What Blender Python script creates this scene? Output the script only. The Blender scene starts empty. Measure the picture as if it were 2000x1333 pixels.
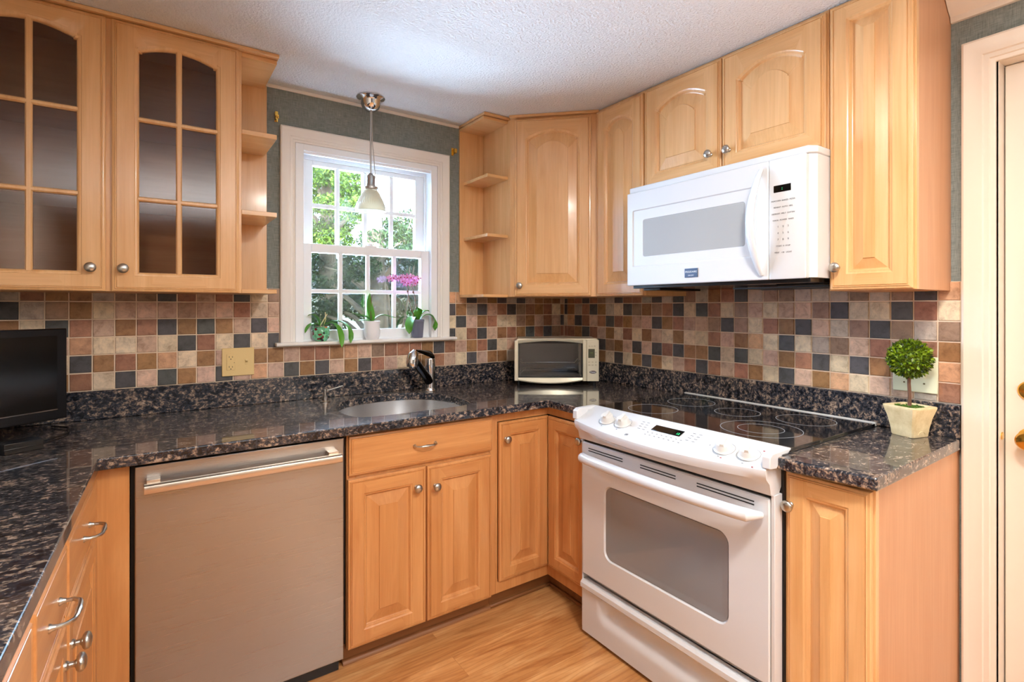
import bpy, bmesh, math, random
from mathutils import Vector, Matrix, Euler
R = math.radians
S = bpy.context.scene
COL = S.collection
random.seed(7)

# ------------------------------------------------------------------ camera
cam = bpy.data.cameras.new('camera'); camo = bpy.data.objects.new('camera', cam); COL.objects.link(camo)
CX, CY, CZ, YAW = -2.13666, -2.53410, 1.32464, 0.610276
camo.location = (CX, CY, CZ); camo.rotation_euler = (R(90), 0, -YAW)
cam.sensor_width = 36; cam.lens = 36*1023.41/2000
cam.shift_x = -(1009.68-1000)/2000; cam.shift_y = -(666.5-600.41)/2000
cam.clip_start = .02; cam.clip_end = 200
S.camera = camo

# ------------------------------------------------------------------ sky, sun, lamps, exposure
W = bpy.data.worlds.new('sky'); S.world = W; W.use_nodes = True
bg = W.node_tree.nodes['Background']; bg.inputs[0].default_value = (.56, .76, 1, 1); bg.inputs[1].default_value = 11.0
def lamp(name, kind, loc, rot, energy, color, **k):
    l = bpy.data.lights.new(name, kind); l.energy = energy; l.color = color
    for a, b in k.items(): setattr(l, a, b)
    o = bpy.data.objects.new(name, l); COL.objects.link(o); o.location = loc; o.rotation_euler = rot
    return o
lamp('sun', 'SUN', (0, -8, 12), (R(48), 0, R(-22)), 7, (1, .95, .86), angle=R(.6))
lamp('ceiling_lamp_light', 'AREA', (-1.30, -2.35, 2.23), (0, 0, 0), 25, (1, .95, .88), shape='DISK', size=.26)
lamp('ceiling_lamp_light', 'AREA', (-.4, -5.0, 2.22), (0, 0, 0), 36, (1, .93, .84), shape='DISK', size=.26)  # added unseen lamp, meant to streak the dishwasher steel
lamp('bounce_light', 'AREA', (-1.65, -3.6, .9), (R(180), 0, 0), 72, (.92, .96, 1), shape='RECTANGLE', size=1.5, size_y=1.5, spread=R(115))  # added fill without a fixture, lights the room off the ceiling
lamp('window_daylight', 'AREA', (-1.243, .1015, 1.665), (R(-90), 0, 0), 70, (.50, .71, 1), shape='RECTANGLE', size=.63, size_y=.72)
pl_ = lamp('window_portal', 'AREA', (-1.243, .125, 1.61), (R(-90), 0, 0), 1, (1, 1, 1), shape='RECTANGLE', size=.64, size_y=.88)
pl_.data.cycles.is_portal = True
S.view_settings.view_transform = 'Standard'; S.view_settings.look = 'None'
S.view_settings.gamma = 1; S.view_settings.use_curve_mapping = False
S.view_settings.exposure = 0.50

# ------------------------------------------------------------------ materials
def srgb(r, g, b):
    f = lambda c: (c/255/12.92) if c/255 <= .04045 else ((c/255+.055)/1.055)**2.4
    return (f(r), f(g), f(b), 1)
def mat(name, color=(.8, .8, .8, 1), rough=.5, metal=0, spec=.5, coat=0, emis=None, estr=0, **k):
    m = bpy.data.materials.new(name); m.use_nodes = True
    b = m.node_tree.nodes['Principled BSDF']
    b.inputs['Base Color'].default_value = color; b.inputs['Roughness'].default_value = rough
    b.inputs['Metallic'].default_value = metal; b.inputs['Specular IOR Level'].default_value = spec
    b.inputs['Coat Weight'].default_value = coat; b.inputs['Coat Roughness'].default_value = .12
    if emis: b.inputs['Emission Color'].default_value = emis; b.inputs['Emission Strength'].default_value = estr
    return m
def NT(m): return m.node_tree.nodes, m.node_tree.links, m.node_tree.nodes['Principled BSDF']
def ramp(n, stops):
    r = n.new('ShaderNodeValToRGB'); e = r.color_ramp.elements
    while len(e) < len(stops): e.new(.5)
    for i, (p, c) in enumerate(stops): e[i].position = p; e[i].color = c
    return r
def coords(n, l, scale=(1, 1, 1), rnd=True, rot=(0, 0, 0)):
    tc = n.new('ShaderNodeTexCoord'); mp = n.new('ShaderNodeMapping'); mp.inputs['Scale'].default_value = scale
    mp.inputs['Rotation'].default_value = rot
    if rnd:
        oi = n.new('ShaderNodeObjectInfo'); ad = n.new('ShaderNodeVectorMath'); ad.operation = 'MULTIPLY_ADD'
        l.new(oi.outputs['Random'], ad.inputs[0]); ad.inputs[1].default_value = (7.3, 3.1, 5.7); l.new(tc.outputs['Object'], ad.inputs[2])
        l.new(ad.outputs[0], mp.inputs[0])
    else: l.new(tc.outputs['Object'], mp.inputs[0])
    return mp
def noise(n, l, vec, scale, detail=4, rough=.55, dist=0):
    t = n.new('ShaderNodeTexNoise'); t.inputs['Scale'].default_value = scale; t.inputs['Detail'].default_value = detail
    t.inputs['Roughness'].default_value = rough; t.inputs['Distortion'].default_value = dist
    l.new(vec.outputs[0], t.inputs['Vector']); return t
def mixc(n, l, a, b, f, mode='MIX'):
    m = n.new('ShaderNodeMix'); m.data_type = 'RGBA'; m.blend_type = mode
    for s, v in ((6, a), (7, b), (0, f)):
        if hasattr(v, 'outputs'): l.new(v.outputs[0], m.inputs[s])
        elif hasattr(v, 'is_linked'): l.new(v, m.inputs[s])
        else: m.inputs[s].default_value = v
    return m.outputs[2]
def bump(n, l, b, h, strength, dist=.002):
    bp = n.new('ShaderNodeBump'); bp.inputs['Strength'].default_value = strength; bp.inputs['Distance'].default_value = dist
    l.new(h.outputs[0], bp.inputs['Height']); l.new(bp.outputs[0], b.inputs['Normal'])

def wood(name, c1, c2, axis='z', rough=.3, coat=.35):
    m = mat(name, c1, rough, coat=coat); n, l, b = NT(m)
    sc = {'z': (9, 9, .8), 'x': (.8, 9, 9), 'y': (9, .8, 9)}[axis]
    mp = coords(n, l, sc); t = noise(n, l, mp, 2.2, 5, .6, .6)
    r = ramp(n, [(.3, c2), (.72, c1)]); l.new(t.outputs[0], r.inputs[0])
    sc2 = tuple(s*9 if s > 5 else s*2.2 for s in sc)
    mp2 = coords(n, l, sc2); t2 = noise(n, l, mp2, 2, 3, .6)
    r2 = ramp(n, [(.35, (.84, .80, .76, 1)), (.6, (1, 1, 1, 1))]); l.new(t2.outputs[0], r2.inputs[0])
    l.new(mixc(n, l, r, r2, .38, 'MULTIPLY'), b.inputs['Base Color'])
    return m
MAPLE1, MAPLE2 = srgb(232, 186, 132), srgb(216, 162, 104)
WOOD = wood('maple', MAPLE1, MAPLE2, 'z'); WOODX = wood('maple_crosswise', MAPLE1, MAPLE2, 'x')
WOODSIDE = wood('maple_side_veneer', srgb(208, 156, 116), srgb(200, 146, 106), 'z', .45, .1)
TRIMD = mat('cream_trim', srgb(228, 214, 196), .35)
WOODIN = wood('maple_interior', srgb(214, 160, 104), srgb(196, 138, 82), 'x', .45, 0)
WOODLOW = wood('maple_low_shade', srgb(214, 154, 96), srgb(190, 124, 68), 'z')  # same maple made darker; weaker light low down put into its colour
WOODLOWX = wood('maple_low_shade_crosswise', srgb(214, 154, 96), srgb(190, 124, 68), 'x')
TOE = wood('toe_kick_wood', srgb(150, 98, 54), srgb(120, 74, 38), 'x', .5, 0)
NICKEL = mat('brushed_nickel', srgb(190, 186, 178), .28, 1)
CHROME = mat('chrome', srgb(215, 218, 222), .06, 1)
BRASS = mat('polished_brass', srgb(226, 180, 84), .16, 1)
WHITE = mat('white_enamel', srgb(211, 212, 214), .2, coat=.3)
WHITEP = mat('white_plastic', srgb(208, 206, 202), .32)
TRIM = mat('painted_trim', srgb(236, 230, 222), .35)
VINYL = mat('white_vinyl', srgb(240, 243, 246), .35)
BLACK = mat('black_gap', (.004, .004, .004, 1), .6)
BLKPL = mat('black_plastic', (.006, .006, .007, 1), .22)
BLKGLASS = mat('black_ceramic_glass', (.004, .004, .005, 1), .03, coat=.6)
SCREEN = mat('dark_screen', (.004, .0035, .003, 1), .12)
RING = mat('burner_ring_print', srgb(150, 152, 155), .3)
PLATE = mat('ivory_plate', srgb(230, 198, 136), .4)
PLATE2 = mat('pale_almond_plate', srgb(222, 222, 190), .4)
CREAM = mat('cream_enamel', srgb(216, 208, 184), .3, .35)
STONE = mat('rough_plaster_pot', srgb(222, 200, 154), .85)
def addnoisecol(m, scale, lo, hi, bs=0):
    n, l, b = NT(m); mp = coords(n, l); t = noise(n, l, mp, scale, 6, .65)
    r = ramp(n, [(.3, lo), (.7, hi)]); l.new(t.outputs[0], r.inputs[0]); l.new(r.outputs[0], b.inputs['Base Color'])
    if bs: bump(n, l, b, t, bs)
addnoisecol(STONE, 30, srgb(205, 180, 132), srgb(232, 212, 168), .5)
# steel
STEEL = mat('stainless_steel', srgb(170, 167, 164), .30, 1); n, l, b = NT(STEEL)
b.inputs['Anisotropic'].default_value = .6; b.inputs['Anisotropic Rotation'].default_value = .25
tg = n.new('ShaderNodeTangent'); tg.direction_type = 'RADIAL'; tg.axis = 'Z'; l.new(tg.outputs[0], b.inputs['Tangent'])
mp = coords(n, l, (1.5, 1.5, 300)); t = noise(n, l, mp, 3, 3); r = ramp(n, [(.3, (.27,)*3+(1,)), (.7, (.31,)*3+(1,))])
l.new(t.outputs[0], r.inputs[0]); l.new(r.outputs[0], b.inputs['Roughness'])
SINK = mat('sink_steel', srgb(248, 248, 248), .24, 1)
# granite
GRAN = mat('granite', (.02, .02, .02, 1), .25, spec=.30, coat=.75); GRAN.node_tree.nodes['Principled BSDF'].inputs['Coat Roughness'].default_value = .03; n, l, b = NT(GRAN)
mp = coords(n, l, (.85, 1.2, 1.1), False)
t = noise(n, l, mp, 84, 7, .72, .5); t2 = noise(n, l, mp, 34, 3, .6, .8); t3 = noise(n, l, mp, 170, 3, .6)
ad = n.new('ShaderNodeMath'); ad.operation = 'MULTIPLY_ADD'; l.new(t2.outputs[0], ad.inputs[0]); ad.inputs[1].default_value = .5; l.new(t.outputs[0], ad.inputs[2])
r = ramp(n, [(.0, srgb(8, 10, 14)), (.66, srgb(18, 21, 28)), (.735, srgb(50, 55, 66)), (.79, srgb(84, 76, 72)), (.84, srgb(146, 124, 106)), (.94, srgb(186, 164, 144))])
l.new(ad.outputs[0], r.inputs[0])
r2 = ramp(n, [(.42, (.55, .55, .6, 1)), (.6, (1, 1, 1, 1))]); l.new(t3.outputs[0], r2.inputs[0])
l.new(mixc(n, l, r, r2, .7, 'MULTIPLY'), b.inputs['Base Color'])
# tiles (colour of every tile in its own colour attribute)
TILE = mat('tumbled_stone_tile', (.5, .5, .5, 1), .5, spec=.35); n, l, b = NT(TILE)
at = n.new('ShaderNodeAttribute'); at.attribute_name = 'tile'
mp = coords(n, l, rnd=False); t = noise(n, l, mp, 34, 6, .7, .4); r = ramp(n, [(.30, (.62, .57, .53, 1)), (.5, (1, 1, 1, 1)), (.72, (1.28, 1.27, 1.25, 1))])
l.new(t.outputs[0], r.inputs[0]); l.new(mixc(n, l, at.outputs[0], r, 1.0, 'MULTIPLY'), b.inputs['Base Color'])
t4 = noise(n, l, mp, 120, 4); bump(n, l, b, t4, .35, .001)
GROUT = mat('grout', srgb(230, 208, 182), .9)
# wallpaper
WALLP = mat('woven_wallpaper', srgb(122, 132, 130), .8); n, l, b = NT(WALLP)
m1 = coords(n, l, (420, 420, 26), False); m2 = coords(n, l, (26, 26, 420), False)
a1 = noise(n, l, m1, 1, 3, .6); a2 = noise(n, l, m2, 1, 3, .6)
mm = n.new('ShaderNodeMath'); mm.operation = 'ADD'; l.new(a1.outputs[0], mm.inputs[0]); l.new(a2.outputs[0], mm.inputs[1])
r = ramp(n, [(.8, srgb(108, 115, 111)), (1.0, srgb(128, 135, 130)), (1.0, srgb(146, 152, 145))]); 
r.color_ramp.elements[0].position = .40; r.color_ramp.elements[1].position = .5; r.color_ramp.elements[2].position = .62
hf = n.new('ShaderNodeMath'); hf.operation = 'MULTIPLY'; hf.inputs[1].default_value = .5; l.new(mm.outputs[0], hf.inputs[0])
l.new(hf.outputs[0], r.inputs[0]); l.new(r.outputs[0], b.inputs['Base Color']); bump(n, l, b, hf, .5, .001)
# popcorn ceiling
CEIL = mat('textured_ceiling', srgb(238, 237, 236), .9); n, l, b = NT(CEIL)
mp = coords(n, l, rnd=False); t = noise(n, l, mp, 105, 4, .6); bump(n, l, b, t, 1.0, .011)
PLAIN = mat('painted_plaster', srgb(206, 196, 182), .8)
# laminate floor, boards along x
FLOOR = mat('laminate_floor', srgb(214, 150, 88), .28, coat=.15); n, l, b = NT(FLOOR)
mp = coords(n, l, (1, 1, 1), False)
bk = n.new('ShaderNodeTexBrick'); bk.offset = .37; bk.inputs['Scale'].default_value = 1; bk.inputs['Brick Width'].default_value = 1.2
bk.inputs['Row Height'].default_value = .128; bk.inputs['Mortar Size'].default_value = .0007; bk.inputs['Mortar Smooth'].default_value = .3
bk.inputs['Color1'].default_value = (.35, .35, .35, 1); bk.inputs['Color2'].default_value = (.8, .8, .8, 1); bk.inputs['Mortar'].default_value = (.1, .1, .1, 1)
l.new(mp.outputs[0], bk.inputs['Vector'])
mp2 = coords(n, l, (1.1, 7, 7), False)
av = n.new('ShaderNodeVectorMath'); av.operation = 'MULTIPLY_ADD'; l.new(bk.outputs['Color'], av.inputs[0]); av.inputs[1].default_value = (9, 5, 3); l.new(mp2.outputs[0], av.inputs[2])
t = noise(n, l, av, 1.6, 6, .62, 1.6)
r = ramp(n, [(.30, srgb(176, 112, 60)), (.5, srgb(208, 148, 90)), (.72, srgb(230, 178, 120))]); l.new(t.outputs[0], r.inputs[0])
wv = n.new('ShaderNodeTexWave'); wv.wave_type = 'BANDS'; wv.bands_direction = 'Y'; wv.inputs['Scale'].default_value = 2.2; wv.inputs['Distortion'].default_value = 9; wv.inputs['Detail'].default_value = 2
l.new(av.outputs[0], wv.inputs['Vector']); rw = ramp(n, [(.0, (.74, .64, .55, 1)), (.25, (1, 1, 1, 1))]); l.new(wv.outputs[0], rw.inputs[0])
c1 = mixc(n, l, r, rw, .55, 'MULTIPLY')
rb = ramp(n, [(.0, (.6, .55, .5, 1)), (.36, (.82, .79, .76, 1)), (.9, (1.04, 1.04, 1.04, 1))]); l.new(bk.outputs['Color'], rb.inputs[0])
l.new(mixc(n, l, c1, rb, .9, 'MULTIPLY'), b.inputs['Base Color'])
# glass
def glass(name, tint, gloss=.12, rough=.02):
    m = bpy.data.materials.new(name); m.use_nodes = True; n = m.node_tree.nodes; l = m.node_tree.links; n.remove(n['Principled BSDF'])
    tr = n.new('ShaderNodeBsdfTransparent'); tr.inputs[0].default_value = tint
    gl = n.new('ShaderNodeBsdfGlossy'); gl.inputs['Roughness'].default_value = rough
    lw = n.new('ShaderNodeFresnel'); lw.inputs[0].default_value = 1.5
    ad = n.new('ShaderNodeMath'); ad.operation = 'MULTIPLY_ADD'; ad.inputs[1].default_value = 1.0; ad.inputs[2].default_value = gloss-.04; l.new(lw.outputs[0], ad.inputs[0])
    ad.use_clamp = True
    mx = n.new('ShaderNodeMixShader'); l.new(ad.outputs[0], mx.inputs[0]); l.new(tr.outputs[0], mx.inputs[1]); l.new(gl.outputs[0], mx.inputs[2])
    l.new(mx.outputs[0], n['Material Output'].inputs[0]); return m
GLASS = glass('clear_glass', (.96, .98, .98, 1), .05)
SMOKE = glass('smoked_cabinet_glass', (.84, .79, .76, 1), .055, .06)
OVENGL = mat('oven_glass', srgb(132, 132, 134), .12, coat=.4)
n, l, b = NT(OVENGL)
MWGL = mat('microwave_glass', srgb(166, 168, 168), .12, coat=.3)
TOASTGL = glass('toaster_glass', (.90, .92, .95, 1), .042, .03)
SCREENMESH = glass('insect_screen', (.42, .43, .42, 1), .0, .6)
SHADE = mat('ribbed_opal_glass', srgb(246, 242, 222), .25, coat=.3); SHADE.node_tree.nodes['Principled BSDF'].inputs['Transmission Weight'].default_value = .4
# plants
def leafm(name, a, c, rough=.4, sss=False):
    m = mat(name, a, rough); n, l, b = NT(m); g = n.new('ShaderNodeNewGeometry'); r = ramp(n, [(0, a), (1, c)])
    l.new(g.outputs['Random Per Island'], r.inputs[0]); l.new(r.outputs[0], b.inputs['Base Color']); return m
LEAF = leafm('orchid_leaf', srgb(62, 128, 30), srgb(96, 160, 44), .5)
BOX = leafm('boxwood_leaf', srgb(16, 44, 4), srgb(132, 160, 20), .4)
STEM = mat('brown_stem', srgb(104, 70, 50), .7); GSTEM = mat('green_stem', srgb(110, 120, 66), .6)
PETAL = leafm('pink_petal', srgb(206, 130, 192), srgb(228, 172, 216), .6); LIP = mat('magenta_lip', srgb(170, 20, 60), .5)
MOSS = leafm('moss', srgb(40, 80, 16), srgb(96, 130, 36), .9); BARKCHIP = leafm('potting_bark', srgb(110, 84, 60), srgb(150, 130, 100), .9)
PINE = leafm('pine_foliage', srgb(24, 50, 8), srgb(112, 140, 30), .7)
DARKFOL = leafm('dark_foliage', srgb(20, 40, 16), srgb(74, 98, 46), .7)
BARK = mat('bark', srgb(128, 108, 88), .9); addnoisecol(BARK, 9, srgb(84, 68, 54), srgb(150, 130, 108), .6)
GROUND = mat('leafy_ground', srgb(150, 140, 96), .95); addnoisecol(GROUND, 3, srgb(150, 150, 104), srgb(220, 204, 176), 0)
SIDING = mat('white_siding', srgb(236, 232, 224), .7); ROOFM = mat('grey_roof', srgb(120, 116, 116), .8)

# ------------------------------------------------------------------ mesh helpers
class MB:
    def __init__(s): s.v = []; s.f = []; s.m = []
    def add(s, vs, fs, m=0):
        o = len(s.v); s.v += [tuple(v) for v in vs]; s.f += [tuple(i+o for i in f) for f in fs]; s.m += [m]*len(fs); return s
    def box(s, x0, x1, y0, y1, z0, z1, m=0):
        if x0 > x1: x0, x1 = x1, x0
        if y0 > y1: y0, y1 = y1, y0
        if z0 > z1: z0, z1 = z1, z0
        return s.add([(x0,y0,z0),(x1,y0,z0),(x1,y1,z0),(x0,y1,z0),(x0,y0,z1),(x1,y0,z1),(x1,y1,z1),(x0,y1,z1)],
            [(0,3,2,1),(4,5,6,7),(0,1,5,4),(1,2,6,5),(2,3,7,6),(3,0,4,7)], m)
    def loft(s, loops, c0=True, c1=True, m=0, close=True):
        n = len(loops[0]); vs = [p for lp in loops for p in lp]; fs = []
        for i in range(len(loops)-1):
            for j in range(n if close else n-1):
                k = (j+1) % n; fs.append((i*n+j, i*n+k, (i+1)*n+k, (i+1)*n+j))
        if c0: fs.append(tuple(range(n))[::-1])
        if c1: fs.append(tuple((len(loops)-1)*n+j for j in range(n)))
        return s.add(vs, fs, m)
    def lathe(s, prof, c=(0, 0, 0), n=24, axis='z', m=0, c0=True, c1=True):
        lp = []
        for r, h in prof:
            q = []
            for j in range(n):
                a = 2*math.pi*j/n; x, y = r*math.cos(a), r*math.sin(a)
                q.append({'z': (c[0]+x, c[1]+y, c[2]+h), 'y': (c[0]+x, c[1]-h, c[2]+y), 'x': (c[0]+h, c[1]+x, c[2]+y)}[axis])
            lp.append(q)
        return s.loft(lp, c0, c1, m)
    def tube(s, pts, r, n=8, m=0, cap=True, flat=1):
        pts = [Vector(p) for p in pts]; rs = r if isinstance(r, (list, tuple)) else [r]*len(pts); lp = []; up = None
        for i, p in enumerate(pts):
            d = (pts[min(i+1, len(pts)-1)]-pts[max(i-1, 0)]).normalized()
            if up is None: up = Vector((0, 0, 1)) if abs(d.z) < .9 else Vector((1, 0, 0))
            a = d.cross(up).normalized(); bb = a.cross(d).normalized(); up = bb
            lp.append([tuple(p+a*rs[i]*math.cos(2*math.pi*j/n)+bb*rs[i]*flat*math.sin(2*math.pi*j/n)) for j in range(n)])
        return s.loft(lp, cap, cap, m)
    def prism(s, poly, a, b, axis='y', m=0):
        f = {'y': lambda p, h: (p[0], h, p[1]), 'x': lambda p, h: (h, p[0], p[1]), 'z': lambda p, h: (p[0], p[1], h)}[axis]
        return s.loft([[f(p, a) for p in poly], [f(p, b) for p in poly]], True, True, m)
    def build(s, name, mats, parent=None, loc=(0, 0, 0), rot=(0, 0, 0), bevel=0, smooth=True, seg=2):
        me = bpy.data.meshes.new(name); me.from_pydata(s.v, [], s.f)
        if not isinstance(mats, (list, tuple)): mats = [mats]
        for mm in mats: me.materials.append(mm)
        me.polygons.foreach_set('material_index', s.m)
        bm = bmesh.new(); bm.from_mesh(me); bmesh.ops.recalc_face_normals(bm, faces=bm.faces); bm.to_mesh(me); bm.free()
        if smooth:
            me.polygons.foreach_set('use_smooth', [True]*len(me.polygons)); me.set_sharp_from_angle(angle=R(35))
        me.update()
        o = bpy.data.objects.new(name, me); COL.objects.link(o); o.location = loc; o.rotation_euler = rot
        if parent: o.parent = parent
        if bevel:
            bv = o.modifiers.new('edge', 'BEVEL'); bv.width = bevel; bv.segments = seg; bv.limit_method = 'ANGLE'; bv.angle_limit = R(40)
        return o
def thing(name, label, cat, loc=(0, 0, 0), rotz=0, group=None):
    o = bpy.data.objects.new(name, None); COL.objects.link(o); o.location = loc; o.rotation_euler = (0, 0, rotz)
    o.empty_display_size = .05
    return tag(o, label, cat, group)
def tag(o, label, cat, group=None):
    o['label'] = label; o['category'] = cat
    if group: o['group'] = group
    return o
def struct(o, label=None):
    o['kind'] = 'structure'
    if label: o['label'] = label
    return o
def textmesh(body, size, name, m, parent, loc, rot, ext=.0003):
    c = bpy.data.curves.new(name, 'FONT'); c.body = body; c.size = size; c.extrude = ext; c.align_x = 'CENTER'; c.align_y = 'CENTER'
    t = bpy.data.objects.new(name, c); COL.objects.link(t)
    me = bpy.data.meshes.new_from_object(t, depsgraph=bpy.context.evaluated_depsgraph_get())
    COL.objects.unlink(t); bpy.data.objects.remove(t)
    me.materials.clear(); me.materials.append(m)
    o = bpy.data.objects.new(name, me); COL.objects.link(o); o.location = loc; o.rotation_euler = rot; o.parent = parent
    return o

def explode(o, name):
    """every loose piece of a mesh becomes a part of its own"""
    me = o.data; par = list(range(len(me.vertices)))
    def f(i):
        while par[i] != i: par[i] = par[par[i]]; i = par[i]
        return i
    for e in me.edges: par[f(e.vertices[0])] = f(e.vertices[1])
    gs = {}
    for p in me.polygons: gs.setdefault(f(p.vertices[0]), []).append(p)
    out = []
    for ps in gs.values():
        ids = sorted({v for p in ps for v in p.vertices}); mp_ = {v: i for i, v in enumerate(ids)}
        m2 = bpy.data.meshes.new(name); m2.from_pydata([me.vertices[v].co[:] for v in ids], [], [[mp_[v] for v in p.vertices] for p in ps])
        for mm in me.materials: m2.materials.append(mm)
        for q, p in zip(m2.polygons, ps): q.material_index = p.material_index; q.use_smooth = p.use_smooth
        if any(p.use_smooth for p in ps): m2.set_sharp_from_angle(angle=R(35))
        o2 = bpy.data.objects.new(name, m2); COL.objects.link(o2); o2.parent = o.parent; o2.location = o.location; o2.rotation_euler = o.rotation_euler
        for md_ in o.modifiers:
            bv = o2.modifiers.new('edge', 'BEVEL'); bv.width = md_.width; bv.segments = md_.segments; bv.limit_method = 'ANGLE'; bv.angle_limit = md_.angle_limit
        out.append(o2)
    COL.objects.unlink(o); bpy.data.objects.remove(o)
    return out

# ------------------------------------------------------------------ setting
CH = 2.315
WX0, WX1, WZ0, WZ1 = -1.598, -.888, 1.150, 2.073       # window opening
struct(MB().box(-3.6, .25, -7.0, .16, -.12, 0).build('floor', FLOOR, smooth=False))
struct(MB().box(-3.6, .25, -7.0, .16, CH, CH+.15).build('ceiling', CEIL, smooth=False))
wb = MB()
for a in ((-3.6, WX0, 0, CH), (WX1, .25, 0, CH), (WX0, WX1, 0, WZ0), (WX0, WX1, WZ1, CH)): wb.box(a[0], a[1], 0, .14, a[2], a[3])
struct(wb.build('wall_back', WALLP, smooth=False))
DY0, DY1, DZ = -2.062, -2.90, 2.085                      # door opening on the right wall
wr = MB().box(0, .14, DY0, 0, 0, CH).box(0, .14, -7.0, DY1, 0, CH).box(0, .14, DY1, DY0, DZ, CH)
struct(wr.build('wall_right', WALLP, smooth=False))
struct(MB().box(-3.08, -2.94, -7.0, 0, 0, CH).build('wall_left', PLAIN, smooth=False))
struct(MB().box(-2.94, 0, -7.0, -6.86, 0, CH).build('wall_rear', mat('taupe_plaster', srgb(104, 102, 102), .8), smooth=False))
d2_ = struct(MB().box(-1.0, -.15, -6.858, -6.82, .005, 2.05).build('reflector_door', TRIM, bevel=.002), 'white door panel added behind the camera to reflect in the dishwasher')  # added white surface for the dishwasher steel to reflect
MB().lathe([(.028, 0), (.026, .008), (.011, .012), (.011, .03), (.026, .045), (.024, .062), (.0001, .066)], (0, 0, 0), 20, 'y').build('door_knob', BRASS, d2_, (-.93, -6.82, .95), (0, 0, math.pi))
# thin trim where wall meets ceiling, above the window
struct(MB().box(-1.72, -.757, -.012, 0, 2.300, CH).build('trim_1', TRIM, bevel=.003), 'thin painted trim where the wall meets the ceiling over the window')
# crown moulding on the right wall
cp = [(0, 2.245), (-.012, 2.245), (-.016, 2.262), (-.03, 2.272), (-.05, 2.292), (-.056, 2.302), (-.07, 2.306), (-.07, CH), (0, CH)]
struct(MB().loft([[(x, y, z) for x, z in cp] for y in (-1.948, -6.86)]).build('trim_2', TRIMD), 'painted crown moulding over the door')
# door casing (profiled) and jamb
def casing_prof(w, t=.02):   # across the width: outer edge thicker, steps toward the opening
    return [(0, 0), (0, t), (.006, t+.003), (.014, t), (.02, t-.003), (w*.62, t-.003), (w*.66, t-.007), (w*.82, t-.007), (w*.85, t-.011), (w-.004, t-.012), (w, t-.014), (w, 0)]
cas = MB(); cw = .080
P = casing_prof(cw, .022)
cas.loft([[(-h, -1.978-w*1.0, 0) for w, h in P], [(-h, -1.978-w, 2.161-w) for w, h in P], [(-h, -2.97+w, 2.161-w) for w, h in P], [(-h, -2.97+w, 0) for w, h in P]])
struct(cas.build('trim_3', TRIMD), 'painted door casing beside the end of the tiles')
d = MB().box(.052, .092, -2.889, -2.0665, .008, 2.078)
dr = struct(d.build('door_1', TRIMD, bevel=.002), 'cream painted door with brass knob and deadbolt beside the topiary')
jb = MB().box(.0, .14, -2.0635, -2.058, 0, 2.08).box(.0, .14, -2.904, -2.898, 0, 2.08).box(0, .14, -2.9, -2.06, 2.08, 2.088)
jb.box(.094, .106, -2.075, -2.0635, 0, 2.08)
j = struct(jb.build('door_frame', TRIMD, dr))
MB().lathe([(.0001, -.003), (.012, -.003), (.012, .001), (.0001, .001)], (.03, -2.0655, .925), 12, 'y').build('strike_plate', BRASS, dr)
kb = MB().lathe([(.032, 0), (.033, .004), (.026, .008), (.013, .012), (.011, .03), (.018, .036), (.027, .046), (.029, .056), (.024, .066), (.012, .070), (.0001, .071)], (0, 0, 0), 28, 'x')
for i in range(len(kb.v)): kb.v[i] = (-kb.v[i][0], kb.v[i][1], kb.v[i][2])
kb.build('door_knob', BRASS, dr, (.052, -2.128, .925))
db = MB().lathe([(.029, 0), (.030, .004), (.026, .009), (.014, .011), (.0001, .011)], (0, 0, 0), 28, 'x').box(.01, .024, -.012, .012, -.004, .004)
for i in range(len(db.v)): db.v[i] = (-db.v[i][0], db.v[i][1], db.v[i][2])
db.build('deadbolt', BRASS, dr, (.052, -2.125, 1.0703))
for k, (z0, z1) in enumerate(((.2, .95), (1.12, 1.92))):
    pm = MB()
    for ya, yb in ((-2.45, -2.2), (-2.78, -2.53)): pm.box(.046, .053, ya, yb, z0, z1)
    pm.build('raised_panel', TRIMD, dr, bevel=.003)

# window -------------------------------------------------------------
win = struct(bpy.data.objects.new('window_1', None), 'white double-hung window with two rows of panes over the sink'); COL.objects.link(win)
fr = MB()   # vinyl frame liner and steps
for (a, bx, y0, y1) in ((WX0, WX0+.036, -.012, .12), (WX1-.036, WX1, -.012, .12)): fr.box(a, bx, y0, y1, WZ0, WZ1)
fr.box(WX0+.036, WX1-.036, -.012, .12, WZ1-.030, WZ1); fr.box(WX0+.036, WX1-.036, .012, .12, WZ0, WZ0+.024)
for x0, x1 in ((WX0+.034, WX0+.046), (WX1-.046, WX1-.034)): fr.box(x0, x1, .050, .064, WZ0+.001, WZ1-.001)
fr.box(WX0+.035, WX1-.035, -.004, .0125, WZ1-.042, WZ1-.029); fr.box(WX0+.035, WX1-.035, .051, .063, WZ1-.05, WZ1-.029)
fr.build('window_frame', VINYL, win, bevel=.0015)
ct = MB(); xo0, xo1, zt = -1.662, -.8205, 2.139
w = .064; P = casing_prof(w, .022)
ct.loft([[(xo0+q, -h, 1.166) for q, h in P], [(xo0+q, -h, zt-q) for q, h in P], [(xo1-q, -h, zt-q) for q, h in P], [(xo1-q, -h, 1.166) for q, h in P]])
ct.build('window_casing', TRIM, win)
sl = MB().prism([(-.047, 1.1505), (-.052, 1.1545), (-.052, 1.162), (-.047, 1.1665), (.03, 1.1665), (.03, 1.1505)], -1.684, -.790, 'x')
sl.build('window_sill', TRIM, win, bevel=.002)
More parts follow.
